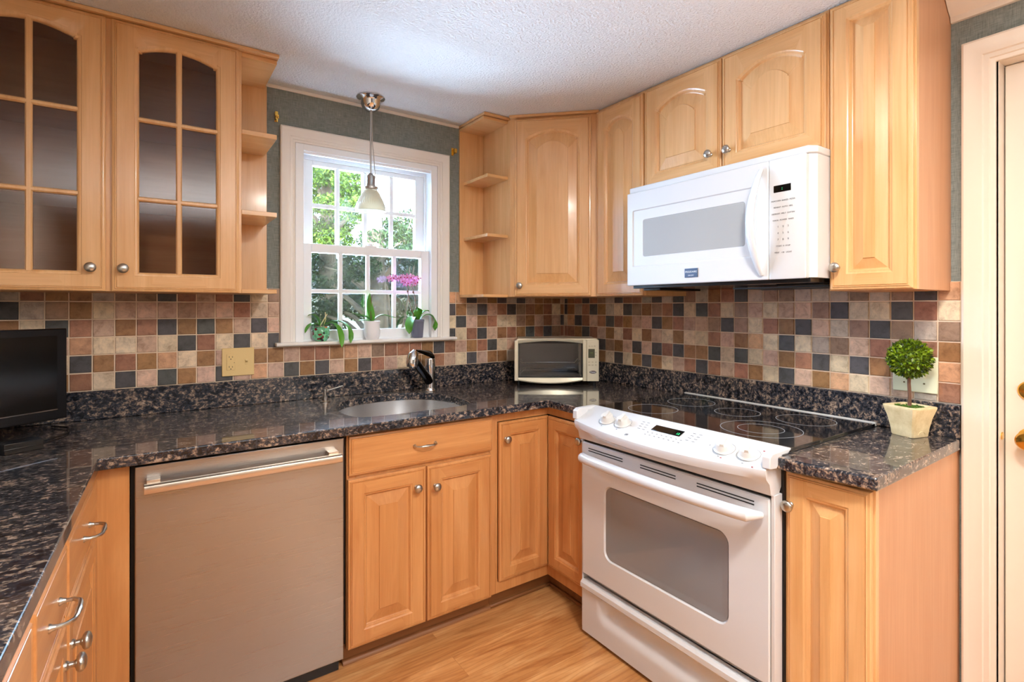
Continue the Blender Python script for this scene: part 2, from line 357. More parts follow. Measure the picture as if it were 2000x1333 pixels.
def sash(name, x0, x1, z0, z1, gx0, gx1, gz0, gz1, y0, y1, mx, mz, mw, glassm):
    s_ = MB().box(x0, gx0, y0, y1, z0, z1).box(gx1, x1, y0, y1, z0, z1).box(gx0, gx1, y0, y1, z0, gz0).box(gx0, gx1, y0, y1, gz1, z1)
    o = s_.build(name, VINYL, win, bevel=.002)
    mu = MB(); ym = (y0+y1)/2-.004
    for x in mx: mu.box(x-mw/2, x+mw/2, ym-.006, ym+.010, gz0, gz1)
    for z in mz: mu.box(gx0, gx1, ym-.005, ym+.009, z-mw/2, z+mw/2)
    mu.build('muntins', VINYL, o, bevel=.002)
    MB().box(gx0, gx1, ym+.004, ym+.007, gz0, gz1).build('glass_pane', GLASS, o, smooth=False)
    return o
sash('upper_sash', -1.561, -.925, 1.592, 2.043, -1.5045, -.980, 1.628, 2.001, .066, .098, (-1.385, -1.248, -1.110), (1.812,), .019, GLASS)
lo = sash('lower_sash', -1.561, -.925, 1.1675, 1.622, -1.5216, -.970, 1.216, 1.5817, .014, .048, (-1.386, -1.251, -1.114), (1.401,), .019, GLASS)
MB().box(-1.56, -.93, .104, .106, 1.175, 1.62).build('insect_screen', SCREENMESH, win, smooth=False)
lk = MB().box(-1.27, -1.21, .016, .045, 1.622, 1.630).lathe([(.0001, 0), (.012, 0), (.012, .012), (.0001, .012)], (-1.24, .03, 1.628), 14)
lk.build('sash_lock', VINYL, lo, bevel=.001)

# ------------------------------------------------------------------ tiles and granite
TC = {'D': (84, 82, 82), 'B': (156, 114, 76), 'R': (160, 112, 88), 'P': (202, 168, 146), 'C': (218, 196, 166), 'T': (158, 128, 106), 'G': (186, 170, 154), 'O': (206, 158, 122)}
TP, XT, YT, ZT0 = .067, -.0381, -.0364, 1.3456
# columns counted away from the corner, rows from the top; index 0 is the cut tile in the corner
BACK = {-1: 'PBDRPB', 0: 'BCPTDR', 1: 'BRRDBP', 2: 'BBPRTC', 3: 'PRBDRB', 4: 'DTTBCD', 5: 'GDCRPG', 6: 'DRCBCB', 7: 'BPRPDB', 8: 'TDBDRP', 9: 'DGPRBD', 10: 'OBDCPC', 11: 'ODCDRP',
        12: 'PPPPDR', 13: 'PPPPBB', 14: 'PPPPRB', 15: 'PPPPRC', 16: 'PPPPRP', 17: 'PPPPTR', 18: 'PPPPPD', 19: 'PPPPOB', 20: 'PPPPBP', 21: 'PPPPRD', 22: 'PPPPRB', 23: 'PPPPPD',
        24: 'TPPDBP', 25: 'CCDCBO', 26: 'DRPDPP', 27: 'RPBCPD', 28: 'PPDRBP', 29: 'RTBDCB', 30: 'DPDCOD', 31: 'TPRPBP', 32: 'TPBCRD', 33: 'GCPCBC', 34: 'BBROD'+'R', 35: 'BTDPCB', 36: 'RGCBDP', 37: 'GDBRPC', 38: 'PBCDBR', 39: 'DPRPCB', 40: 'BCPDRP', 41: 'RDBCPD', 42: 'PBRPDB', 43: 'CPDBRP'}
RIGHT = ['BBORDC', 'RGDBTB', 'DRRDBD', 'RDPRRC', 'TBRPDB', 'GGDBTC', 'DCRCBD', 'RDBRPC', 'RTPCDB', 'GBPBPD', 'DTDPDB', 'GRBCRC', 'DDRBDP', 'TCPCBR', 'GDPCBD', 'BRTRDR', 'RCDPCP', 'DTTBDR', 'GPCOCB', 'TCRCPC', 'TPBDBD', 'GPDCRP', 'GTPGDB', 'GDGTCO', 'TCTPDC', 'GCDRBP', 'TDTPPP', 'DRGRPG', 'OCTBOR']
def tiles(name, spec, along, s0, cut, last, holes=()):
    """spec: list of (start, end, colours) measured along the wall"""
    mb = MB(); cols = []
    def tile(a, b_, z0, z1, col):
        g = .0018; a += g; b_ -= g; z0 += g; z1 -= g
        if b_-a < .006 or z1-z0 < .006: return
        th = .0085+random.uniform(-.0006, .0006); e = .0022; j = [random.uniform(0, .0012) for _ in range(8)]
        def P3(s_, z, d): return (s_, -d, z) if along == 'x' else (-d, s_, z)
        L0 = [P3(a, z0, .003), P3(b_, z0, .003), P3(b_, z1, .003), P3(a, z1, .003)]
        L1 = [P3(a+j[0], z0+j[1], th-.0018), P3(b_-j[2], z0+j[3], th-.0018), P3(b_-j[4], z1-j[5], th-.0018), P3(a+j[6], z1-j[7], th-.0018)]
        L2 = [P3(a+e, z0+e, th), P3(b_-e, z0+e, th), P3(b_-e, z1-e, th), P3(a+e, z1-e, th)]
        k = len(mb.f); mb.loft([L0, L1, L2], False, True); cols.extend([(k_, col) for k_ in range(k, len(mb.f))])
    for a, b_, cs in spec:
        lo_, hi_ = min(a, b_), max(a, b_)
        for r_, ch in enumerate(cs):
            z1 = 1.409 if r_ == 0 else ZT0-(r_-1)*TP; z0 = ZT0-r_*TP
            c = TC[ch]; f = random.uniform(.93, 1.06); w_ = [random.uniform(-2, 2) for _ in range(3)]
            col = srgb(*[max(0, min(255, c[i]*f+w_[i])) for i in range(3)])
            if along == 'x' and hi_ > -1.664 and lo_ < -.8185 and z1 > 1.1505:
                if lo_ < -1.664 < hi_: tile(lo_, -1.664, z0, z1, col)
                elif lo_ < -.8185 < hi_: tile(-.8185, hi_, z0, z1, col)
                elif z0 < 1.1505-.02: tile(lo_, hi_, z0, 1.1505, col)
            else: tile(lo_, hi_, z0, z1, col)
    o = mb.build(name, [TILE], smooth=False)
    ca = o.data.color_attributes.new('tile', 'FLOAT_COLOR', 'CORNER')
    cd = dict(cols)
    for p in o.data.polygons:
        c = cd.get(p.index, (1, 1, 1, 1))
        for li in p.loop_indices: ca.data[li].color = c
    return o
spec = [(-.0085, XT, BACK[-1])]
for k in range(0, 44):
    a, b_ = XT-k*TP, XT-(k+1)*TP
    if k in BACK: spec.append((a, max(b_, -2.938), BACK[k]))
tb = tiles('tile_backsplash', spec, 'x', 0, 0, 0)
tag(tb, 'multicoloured square stone tiles on the wall under the window', 'backsplash')
g = MB().box(-2.939, -1.663, -.0045, 0, 1.0105, 1.408).box(-.8195, 0, -.0045, 0, 1.0105, 1.408).box(-1.663, -.8195, -.0045, 0, 1.0105, 1.150)
g.build('grout', GROUT, tb, smooth=False)
spec = [(-.0085, YT, 'DDCRDC')]
for k, c in enumerate(RIGHT): spec.append((YT-k*TP, max(YT-(k+1)*TP, -1.9735), c))
tr_ = tiles('tile_backsplash', spec, 'y', 0, 0, 0)
tag(tr_, 'multicoloured square stone tiles on the wall behind the stove', 'backsplash')
MB().box(-.0045, 0, -1.974, -.0046, 1.0105, 1.408).build('grout', GROUT, tr_, smooth=False)

CT, CB = .903, .869
def catmull(pts, n=6):
    out = []
    N = len(pts)
    for i in range(N):
        p0, p1, p2, p3 = [Vector(pts[(i+k) % N]) for k in (-1, 0, 1, 2)]
        for k in range(n):
            t = k/n; out.append(.5*((2*p1)+(-p0+p2)*t+(2*p0-5*p1+4*p2-p3)*t*t+(-p0+3*p1-3*p2+p3)*t**3))
    return [(p.x, p.y) for p in out]
SINKP = catmull([(-1.512, -.40), (-1.495, -.285), (-1.445, -.185), (-1.36, -.12), (-1.25, -.095), (-1.13, -.105), (-1.035, -.155), (-.985, -.24), (-.966, -.35), (-.97, -.46), (-.995, -.53), (-1.06, -.562), (-1.24, -.568), (-1.42, -.562), (-1.49, -.525)], 5)
def slab(name, outer, holes, zt, zb, m, bev):
    bm = bmesh.new(); es = []
    for lp in [outer]+holes:
        vs = [bm.verts.new((x, y, zt)) for x, y in lp]
        es += [bm.edges.new((vs[i], vs[(i+1) % len(vs)])) for i in range(len(vs))]
    bmesh.ops.triangle_fill(bm, edges=es, use_beauty=True)
    if holes:   # drop faces that landed inside a hole
        def inside(p, poly):
            c = False
            for i in range(len(poly)):
                a, b_ = poly[i], poly[i-1]
                if (a[1] > p[1]) != (b_[1] > p[1]) and p[0] < (b_[0]-a[0])*(p[1]-a[1])/(b_[1]-a[1])+a[0]: c = not c
            return c
        bad = [f for f in bm.faces if any(inside(f.calc_center_median(), h) for h in holes)]
        bmesh.ops.delete(bm, geom=bad, context='FACES_ONLY')
    r_ = bmesh.ops.extrude_face_region(bm, geom=list(bm.faces))
    for v in r_['geom']:
        if isinstance(v, bmesh.types.BMVert): v.co.z = zb
    bmesh.ops.recalc_face_normals(bm, faces=bm.faces)
    me = bpy.data.meshes.new(name); bm.to_mesh(me); bm.free(); me.materials.append(m)
    o = bpy.data.objects.new(name, me); COL.objects.link(o)
    bv = o.modifiers.new('edge', 'BEVEL'); bv.width = bev; bv.segments = 3; bv.limit_method = 'ANGLE'; bv.angle_limit = R(50)
    return o
ctop = slab('countertop', [(-2.938, -.0005), (-.0005, -.0005), (-.0005, -.941), (-.662, -.941), (-.659, -.672), (-2.2535, -.677), (-2.306, -2.4), (-2.938, -2.4)], [SINKP], CT, CB, GRAN, .004)
tag(ctop, 'dark speckled granite worktop around the sink', 'countertop')
ct2 = slab('countertop', [(-.0005, -1.742), (-.694, -1.742), (-.694, -1.79), (-.672, -1.985), (-.0005, -1.975)], [], CT, CB, GRAN, .006)
tag(ct2, 'short granite worktop under the round topiary plant', 'countertop')
tag(MB().box(-2.938, -.0005, -.021, -.0005, CT+.0005, 1.0105).build('granite_upstand', GRAN, bevel=.002), 'granite strip standing under the tiles behind the sink', 'upstand')
tag(MB().box(-.021, -.0005, -1.974, -.0215, CT+.0005, 1.0105).build('granite_upstand', GRAN, bevel=.002), 'granite strip standing under the tiles behind the stove', 'upstand')

# ------------------------------------------------------------------ cabinet parts
def outline(x0, x1, z0, z1, rise=0, d=0, sh=.0):
    x0 += d; x1 -= d; z0 += d; z1 -= d; p = []
    for i in range(4): p.append((x0+(x1-x0)*i/4, z0))
    for i in range(5): p.append((x1, z0+(z1-z0)*i/5))
    ss = [1, .93, .9299, .86, .72, .54, .36, .18, 0, -.18, -.36, -.54, -.72, -.86, -.9299, -.93]
    for s_ in ss:
        h = 0
        if abs(s_) < .93 and rise: q = s_/.93; h = .005+(rise-.005)*(1-q*q)
        p.append(((x0+x1)/2+s_*(x1-x0)/2, z1+h))
    for i in range(5): p.append((x0, z1-(z1-z0)*i/5))
    return p
TH = .0183
def L(o, y): return [(x, y, z) for x, z in o]
def raised_door(w, h, rise=0, st=.055, tr=None, name='door', mats=None, parent=None, loc=(0, 0, 0), br=None):
    """front faces -y; lower corner at the origin"""
    tr = tr or st; br = br or st; mats = mats or (WOOD, WOODX)
    O = lambda d=0: outline(0, w, 0, h, 0, d)
    zt = h-tr-rise
    I = lambda d=0: outline(st, w-st, br, zt, rise, d)
    mb = MB()
    mb.loft([L(O(), 0), L(O(), -TH+.006), L(O(.002), -TH+.004), L(O(.0075), -TH+.003), L(O(.009), -TH), L(O(.0100), -TH), L(O(.0112), -TH+.0030), L(O(.0128), -TH+.0030), L(O(.014), -TH)], True, False)
    mb.loft([L(O(.014), -TH), L(I(-.002), -TH)], False, False, 0)
    k = min(.042, (w-2*st)*.25)
    mb.loft([L(I(-.002), -TH), L(I(0), -TH+.0015), L(I(.003), -TH+.003), L(I(.006), -TH+.0035), L(I(.009), -TH+.008), L(I(.011), -TH+.0120), L(I(.0125), -TH+.0128), L(I(.014), -TH+.0128), L(I(.014+k), -TH+.0032), L(I(.0152+k), -TH+.0006)], False, True)
    o = mb.build(name, list(mats), parent, loc); o.data.set_sharp_from_angle(angle=R(7))
    for p in o.data.polygons:   # rails run crosswise
        c = p.center
        if abs(p.normal.y) > .9 and c.y < -TH+.0006 and st+.01 < c.x < w-st-.01 and (c.z < br or c.z > zt): p.material_index = 1
    return o
def glass_door(w, h, rise, st, tr, br, parent, loc, mull, bars):
    O = lambda d=0: outline(0, w, 0, h, 0, d); zt = h-tr-rise
    I = lambda d=0: outline(st, w-st, br, zt, rise, d)
    mb = MB()
    mb.loft([L(I(.004), 0), L(O(), 0), L(O(), -TH+.006), L(O(.002), -TH+.004), L(O(.0075), -TH+.003), L(O(.009), -TH), L(O(.0100), -TH), L(O(.0112), -TH+.0030), L(O(.0128), -TH+.0030), L(O(.014), -TH)], False, False)
    mb.loft([L(O(.014), -TH), L(I(-.010), -TH), L(I(-.008), -TH+.0015), L(I(-.005), -TH+.0015), L(I(0), -TH+.004), L(I(.003), -TH+.008), L(I(.004), 0)], False, False)
    dr_ = mb.build('door', [WOOD, WOODX], parent, loc)
    for p in dr_.data.polygons:
        c = p.center
        if abs(p.normal.y) > .9 and c.y < -TH+.0006 and st+.01 < c.x < w-st-.01 and (c.z < br or c.z > zt): p.material_index = 1
    mu = MB(); mx = w/2
    def bar(x0, x1, z0, z1, vert):
        if vert: pr = [(x0, -.004), (x0, -.010), (x0+.004, -.015), (x1-.004, -.015), (x1, -.010), (x1, -.004)]; mu.loft([[(a, y, z0) for a, y in pr], [(a, y, z1) for a, y in pr]])
        else: pr = [(z0, -.004), (z0, -.0098), (z0+.004, -.0148), (z1-.004, -.0148), (z1, -.0098), (z1, -.004)]; mu.loft([[(x0, y, a) for a, y in pr], [(x1, y, a) for a, y in pr]])
    bar(mx-.009, mx+.009, br, zt+rise, True)
    for z in bars: bar(st, w-st, z-.008, z+.008, False)
    mu.build('glazing_bars', WOOD, dr_)
    gp = MB().loft([L(I(-.002), -.0035), L(I(-.002), -.0015)]); gp.build('glass_pane', SMOKE, dr_, smooth=False)
    return dr_
def knob(parent, loc, s=1.0):
    k = MB().lathe([(.009, 0), (.0085, .003), (.0055, .006), (.005, .012), (.0068, .0145), (.0125, .0165), (.0158, .0195), (.0166, .0225), (.0158, .0255), (.0132, .0282), (.0090, .0302), (.0045, .0312), (.0001, .0315)], (0, 0, 0), 20, 'y')
    k.v = [(x*s, y*s, z*s) for x, y, z in k.v]
    return k.build('knob', NICKEL, parent, loc)
def arch_pull(parent, loc, w=.096, rise=.026, name='pull_handle'):
    k = MB(); a = w/2
    for sx in (-1, 1): k.lathe([(.0075, 0), (.0075, .002), (.0055, .005), (.0045, .010)], (sx*a, 0, 0), 12, 'y')
    pts = [(-a, -.006, 0), (-a+.002, -rise*.62, 0), (-a+.012, -rise*.93, 0)] + [(x, -rise, 0) for x in (-a*.5, -.01)] + [(0, -rise-.0005, 0)] + [(x, -rise, 0) for x in (.01, a*.5)] + [(a-.012, -rise*.93, 0), (a-.002, -rise*.62, 0), (a, -.006, 0)]
    k.tube(pts, [.004, .0038, .0038, .0042, .0046, .0058, .0046, .0042, .0038, .0038, .004], 10)
    return k.build(name, NICKEL, parent, loc)
def carcass(parent, W_, D_, z0, z1, m=None, mi=None, y0=.018, shelves=(), name='cabinet_body', back=True):
    m = m or WOOD; mi = mi or WOODIN; t = .016; b_ = MB()
    b_.box(0, t, y0, D_, z0, z1).box(W_-t, W_, y0, D_, z0, z1).box(t, W_-t, y0, D_, z0, z0+t, 1).box(t, W_-t, y0, D_, z1-t, z1, 1)
    if back: b_.box(t, W_-t, D_-.008, D_-.001, z0+t, z1-t, 1)
    o = b_.build(name, [m, mi], parent, bevel=.0006)
    for z in shelves: MB().box(t, W_-t, y0+.02, D_-.008, z-.008, z+.008).build('shelf', mi, parent, bevel=.001)
    return o
def face_frame(parent, W_, z0, z1, vs, hs, m=None, name='face_frame'):
    m = m or WOOD; f = MB()
    for a, b_ in vs: f.box(a, b_, 0, .018, z0, z1)
    for a, b_, xa, xb in hs: f.box(xa, xb, .0004, .0176, a, b_)
    return f.build(name, m, parent, bevel=.0008)
RZ = -math.pi/2
UZ0, UZ1 = 1.378, 2.3135
UD = .2925
# -- glass-front double wall cabinet
x0 = -2.655; Wd = -1.8521-x0
gc = thing('wall_cabinet', 'maple wall cabinet with two arched glass doors beside the window', 'cabinet', (x0, -UD, 0))
carcass(gc, Wd, UD-.0005, UZ0, UZ1-.001, shelves=(1.70, 1.985))
face_frame(gc, Wd, UZ0, UZ1-.001, [(0, .030), (.388, .418), (Wd-.030, Wd)], [(UZ0, UZ0+.03, .03, Wd-.03), (UZ1-.05, UZ1-.001, .03, Wd-.03)])
MB().box(-.004, .932-.0, -.028, .012, 2.3006, 2.3136).build('top_moulding', WOODX, gc, bevel=.002)
dh = 2.298-1.379
for (xd, kx) in ((-2.6415-x0, .343), (-2.2438-x0, .031)):
    dd = glass_door(.3815, dh, .030, .0715, .062, .062, gc, (xd, -.0005, 1.379), 0, (1.699-1.379, 1.974-1.379))
    knob(dd, (kx, -TH, 1.4555-1.379))
# -- open end shelves beside it
es = thing('open_shelf_unit', 'open maple end shelves fixed to the glass cabinet', 'shelf', (-1.852, -.2925, 0))
MB().box(.0005, .135, .280, .2915, UZ0+.012, 2.2995).build('back_panel', WOOD, es, bevel=.001)
for z in (1.689, 1.9965): MB().box(.0005, .125, 0, .280, z-.009, z+.009).build('shelf', WOODX, es, bevel=.0015)
MB().box(.0005, .125, 0, .280, UZ0, UZ0+.016).build('base_shelf', WOODX, es, bevel=.0015)
MB().box(.0005, .125, 0, .280, 2.283, 2.2998).build('top_board', WOODX, es, bevel=.0015)
# -- open end shelves at the corner cabinet
e2 = thing('open_shelf_unit', 'open maple end shelves fixed to the corner cabinet', 'shelf', (-.7535, -.26, 0))
MB().box(.0, .149, .248, .2595, UZ0+.014, 2.296).build('back_panel', WOOD, e2, bevel=.001)
for z in (1.695, 2.0): MB().box(.0235, .149, 0, .248, z-.008, z+.008).build('shelf', WOODX, e2, bevel=.0015)
MB().box(.0, .149, 0, .248, UZ0-.002, UZ0+.013).build('base_shelf', WOODX, e2, bevel=.0015)
MB().box(.0, .149, 0, .248, 2.284, 2.2975).build('top_board', WOODX, e2, bevel=.0015)
MB().box(-.004, .156, -.014, .2595, 2.3005, 2.3136).build('top_moulding', WOODX, e2, bevel=.002)
# -- diagonal corner cabinet
A = Vector((-.604, -.2925)); B = Vector((-.2925, -.604)); dl = (B-A).length
dc = thing('wall_cabinet', 'angled maple wall cabinet across the corner over the toaster oven', 'cabinet', (A.x, A.y, 0), -math.pi/4)
pl = MB(); ca, sa = math.cos(math.pi/4), math.sin(math.pi/4)
def loc2(p):
    q = Vector((p[0]-A.x, p[1]-A.y)); return (q.x*ca-q.y*sa, q.x*sa+q.y*ca)
poly = [loc2(p) for p in ((-.6035, -.2925+.012), (-.6035, -.0008), (-.0008, -.0008), (-.0008, -.6035), (-.2925+.012, -.6035))]
pl.prism(poly, UZ0, UZ1-.0135, 'z'); pl.build('cabinet_body', WOOD, dc, bevel=.001)
face_frame(dc, dl, UZ0, UZ1-.0135, [(0.001, .034), (dl-.034, dl-.001)], [(UZ0, UZ0+.03, .034, dl-.034), (2.27, UZ1-.0135, .034, dl-.034)])
MB().box(-.008, dl+.008, -.020, .014, 2.3006, 2.3136).build('top_moulding', WOODX, dc, bevel=.002)
dd = raised_door(dl-.052, 2.290-1.382, .040, .058, .062, parent=dc, loc=(.020, -.0005, 1.382)); knob(dd, (.028, -TH, 1.435-1.382))
# -- right wall cabinets (front faces -x)
def rcab(label, y0, y1, z0, z1, D_=UD, m=None):
    t = thing('wall_cabinet', label, 'cabinet', (-D_, y0, 0), RZ); carcass(t, y0-y1, D_-.0005, z0, z1, m); return t
c = rcab('narrow maple wall cabinet between the corner cabinet and the microwave', -.6055, -.9215, UZ0, UZ1-.001)
face_frame(c, .316, UZ0, UZ1-.001, [(0, .02), (.296, .316)], [(UZ0, UZ0+.03, .02, .296), (2.285, UZ1-.001, .02, .296)])
raised_door(.300, 2.298-1.3795, .038, .058, .062, parent=c, loc=(.0075, -.0005, 1.3795))
c = rcab('short maple wall cabinet with two doors above the white microwave', -.9225, -1.704, 1.848, UZ1-.001)
face_frame(c, .7815, 1.848, UZ1-.001, [(0, .02), (.382, .402), (.7615, .7815)], [(1.848, 1.875, .02, .7615), (2.285, UZ1-.001, .02, .7615)])
dd = raised_door(.3855, 2.300-1.852, .042, .062, .066, parent=c, loc=(.003, -.0005, 1.852)); knob(dd, (.342, -TH, 1.931-1.852))
dd = raised_door(.3815, 2.300-1.852, .042, .062, .066, parent=c, loc=(.3945, -.0005, 1.852)); knob(dd, (.031, -TH, 1.930-1.852))
c = rcab('tall plain-panelled maple wall cabinet at the end next to the door', -1.705, -1.946, UZ0, UZ1-.001, m=WOODSIDE)
face_frame(c, .241, UZ0, UZ1-.001, [(0, .02), (.221, .241)], [(UZ0, UZ0+.03, .02, .221), (2.285, UZ1-.001, .02, .221)])
dd = raised_door(.2275, 2.303-1.381, 0, .052, .055, parent=c, loc=(.008, -.0005, 1.381)); knob(dd, (.024, -TH, 1.453-1.381))

# ------------------------------------------------------------------ base cabinets
BF = -.627        # frame front plane
def toe(parent, W_, d=.055, h=.085, xs=0):
    MB().box(xs, W_, d, d+.014, 0, h+.005).build('toe_kick', TOE, parent, bevel=.001)
    MB().prism([(d, 0), (d-.016, 0), (d-.015, .006), (d-.010, .012), (d-.004, .016), (d, .017)], xs, W_, 'x').build('shoe_moulding', TOE, parent)
# sink base
W_ = 1.5555-.9165
sb = thing('base_cabinet', 'maple sink cabinet with one wide drawer front and two doors', 'cabinet', (-1.5555, BF, 0))
cb = MB().box(0, .016, .018, .60, .088, CB-.0005).box(W_-.016, W_, .018, .60, .088, CB-.0005).box(.016, W_-.016, .018, .60, .088, .104).box(.016, W_-.016, .588, .6, .104, CB-.0005)
cb.build('cabinet_body', WOODLOW, sb)
face_frame(sb, W_, .086, CB-.0008, [(0, .03), (.295, .325), (W_-.030, W_)], [(.086, .118, .03, W_-.03), (.69, .725, .03, W_-.03), (.845, CB-.0008, .03, W_-.03)], WOODLOW)
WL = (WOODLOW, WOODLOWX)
df = MB(); Od = lambda d=0: outline(0, .6095, 0, .1425, 0, d)
df.loft([L(Od(), 0), L(Od(), -TH+.006), L(Od(.002), -TH+.004), L(Od(.0075), -TH+.003), L(Od(.009), -TH), L(Od(.0115), -TH), L(Od(.0125), -TH+.0012), L(Od(.014), -TH+.0012), L(Od(.015), -TH)])
d1 = df.build('drawer_front', WOODLOWX, sb, (.005, -.0005, .7135)); arch_pull(d1, (.295, -TH, .073), .088)
dd = raised_door(.3035, .700-.088, 0, .058, .058, mats=WL, parent=sb, loc=(.0015, -.0005, .088)); knob(dd, (.262, -TH, .626-.088))
dd = raised_door(.2965, .697-.088, 0, .058, .058, mats=WL, parent=sb, loc=(.3125, -.0005, .088)); knob(dd, (.031, -TH, .616-.088))
toe(sb, W_, xs=0)
# corner base with folding doors
cb_ = thing('base_cabinet', 'maple corner base cabinet with two doors meeting in the inside corner', 'cabinet', (-.9160, BF, 0))
xi = -.632+.916   # inside corner in local x
ff = MB()
ff.box(0, .009, 0, .018, .086, CB-.0008); ff.box(.009, xi+.012, .0, .018, .086, .136); ff.box(.009, xi+.012, 0, .018, .829, CB-.0008)
ff.box(xi+.004, xi+.022, -.306, 0, .086, .136); ff.box(xi+.004, xi+.022, -.306, 0, .829, CB-.0008); ff.box(xi+.004, xi+.022, -.306, -.292, .136, .829)
ff.build('face_frame', WOODLOW, cb_, bevel=.0008)
ib = MB().box(.009, xi+.03, .020, .028, .11, .845).box(xi+.024, xi+.03, -.30, .020, .11, .845); ib.build('cabinet_body', BLACK, cb_)  # thin black sheets behind the doors, inside shade put into their colour
dd = raised_door(.268, .688, 0, .055, .055, mats=WL, parent=cb_, loc=(.0125, .002, .1385)); knob(dd, (.030, -TH, .753-.1385))
d2 = raised_door(.268, .688, 0, .055, .055, mats=WL, parent=cb_, loc=(xi+.0025, -.0195, .1385)); d2.rotation_euler = (0, 0, RZ); knob(d2, (.235, -TH, .761-.1385))
MB().box(0, xi+.075, .055, .069, 0, .09).box(xi+.058, xi+.072, -.306, .056, 0, .09).build('toe_kick', TOE, cb_, bevel=.001)
MB().box(0, xi+.06, .042, .055, 0, .015).box(xi+.045, xi+.058, -.306, .043, 0, .015).build('shoe_moulding', TOE, cb_, bevel=.005)
# end base cabinet beside the range
eb = thing('base_cabinet', 'narrow maple base cabinet with one door at the end next to the stove', 'cabinet', (-.632, -1.7445, 0), RZ)
We = .2235
bd = MB().box(0, We, .018, .6315, 0, CB-.0008); bd.build('cabinet_body', WOODSIDE, eb, bevel=.001)
face_frame(eb, We, .03, CB-.0008, [(0, .02), (We-.02, We)], [(.03, .07, .02, We-.02), (.855, CB-.0008, .02, We-.02)])
dd = raised_door(.2165, .855-.04, 0, .052, .055, parent=eb, loc=(.001, -.0005, .04)); knob(dd, (.0165, -TH, .765-.04))
# run on the side facing the stove
th = R(90-1.75)
LR = thing('base_cabinet', 'maple base cabinets with drawers above doors under the near worktop', 'cabinet', (-2.328, -2.36, 0), th)
Lw = 1.7285
# local x runs toward the back wall; local y = into the cabinet
MB().box(0, Lw, .018, .55, .088, CB-.0008).build('cabinet_body', WOODLOW, LR)
def lx(Y): return (Y+2.36)/math.cos(R(1.75))
xs = [lx(-2.06), lx(-1.4575), lx(-1.1525), lx(-.665)]
face_frame(LR, Lw, .086, CB-.0008, [(0, .02), (xs[0]-.015, xs[0]+.015), (xs[1]-.012, xs[1]+.012), (xs[2]-.006, xs[2]+.006), (xs[3]-.015, Lw)], [(.086, .118, .02, Lw), (.70, .73, .02, Lw), (.855, CB-.0008, .02, Lw)], WOODLOW)
for i in range(3):
    a, b_ = xs[i]+.004, xs[i+1]-.004; w = b_-a
    dm = MB(); Oq = lambda d=0, w=w: outline(0, w, 0, .142, 0, d)
    dm.loft([L(Oq(), 0), L(Oq(), -TH+.006), L(Oq(.002), -TH+.004), L(Oq(.0075), -TH+.003), L(Oq(.009), -TH), L(Oq(.0115), -TH), L(Oq(.0125), -TH+.0012), L(Oq(.014), -TH+.0012), L(Oq(.015), -TH)])
    dq = dm.build('drawer_front', WOODLOWX, LR, (a, -.0005, .716))
    yc = (-1.76, -1.30, -.89)[i]; arch_pull(dq, (lx(yc)-a, -TH, .062), .098, .034)
    dd = raised_door(w, .614, 0, .055, .055, mats=WL, parent=LR, loc=(a, -.0005, .090)); kx = (.03, lx(-1.188)-a, lx(-1.107)-a)[i]
    knob(dd, (kx, -TH, .622-.09), 1.08)
MB().box(0, Lw, .07, .084, 0, .09).build('toe_kick', TOE, LR)
# filler between that run and the dishwasher
fl = MB().box(-2.278, -2.187, -.630, -.612, .088, CB-.0008); tag(fl.build('filler_panel', WOODLOW, bevel=.001), 'plain maple filler strip beside the dishwasher', 'panel')

# ------------------------------------------------------------------ dishwasher
dw = thing('dishwasher', 'stainless steel dishwasher with long bar handle', 'dishwasher', (-2.1745, -.645, 0))
Wq = 2.1745-1.5705
MB().box(.004, Wq-.004, .035, .60, .11, .862).build('tub_housing', BLACK, dw)
MB().box(-.010, Wq+.012, .030, .036, .10, .868).build('gap_shadow_strip', BLACK, dw)
dm = MB().box(0, Wq, 0, .030, .066, .8575); dm.build('door_panel', STEEL, dw, bevel=.003, seg=3)
hd = MB()
for x in (.028, Wq-.062): hd.box(x, x+.034, -.034, 0, .800, .822)
hy, hz = -.043, .799
pr = [(hy-.012, hz+.006), (hy-.010, hz+.012), (hy-.002, hz+.015), (hy+.010, hz+.014), (hy+.012, hz+.004), (hy+.012, hz-.012), (hy, hz-.015), (hy-.009, hz-.012), (hy-.012, hz-.005)]
hd.loft([[(x, y, z) for y, z in pr] for x in (.022, Wq-.020)])
hd.build('bar_handle', mat('satin_steel', srgb(214, 200, 184), .33, 1), dw, bevel=.001)
MB().box(.004, Wq-.004, .05, .06, 0.002, .085).build('toe_panel', BLKPL, dw)

# ------------------------------------------------------------------ sink, faucet, dispenser
cx_, cy_ = -1.245, -.335
def ring(k, z): return [(cx_+(x-cx_)*k, cy_+(y-cy_)*k, z) for x, y in SINKP]
skt = MB().loft([ring(1.05, CB-.001), ring(1.012, CB-.001), ring(1.010, CB-.008), ring(1.0, .78), ring(.985, .72), ring(.93, .695), ring(.5, .688), ring(.09, .684)], False, True)
so = skt.build('sink', SINK, None); tag(so, 'undermounted stainless steel sink basin in the granite', 'sink')
MB().lathe([(.0001, .0), (.04, .0), (.042, .003), (.036, .004), (.03, .001), (.0001, .001)], (cx_, cy_, .685), 20).build('drain', CHROME, so)
fa = thing('faucet', 'chrome and black pull-out faucet behind the sink', 'faucet', (-.985, -.125, CT+.0006), 0)
DARKCH = mat('dark_chrome', srgb(60, 62, 66), .12, 1)
MB().lathe([(.029, 0), (.029, .004), (.026, .008), (.0245, .02), (.0245, .085), (.026, .12), (.026, .158), (.0245, .165), (.0001, .168)], n=28).build('faucet_body', CHROME, fa)
sx, sy = -math.cos(R(68)), -math.sin(R(68))     # spout points to the camera side, over the basin
sx, sy = -.86, -.51
def fp(d, z): return (sx*d, sy*d, z)
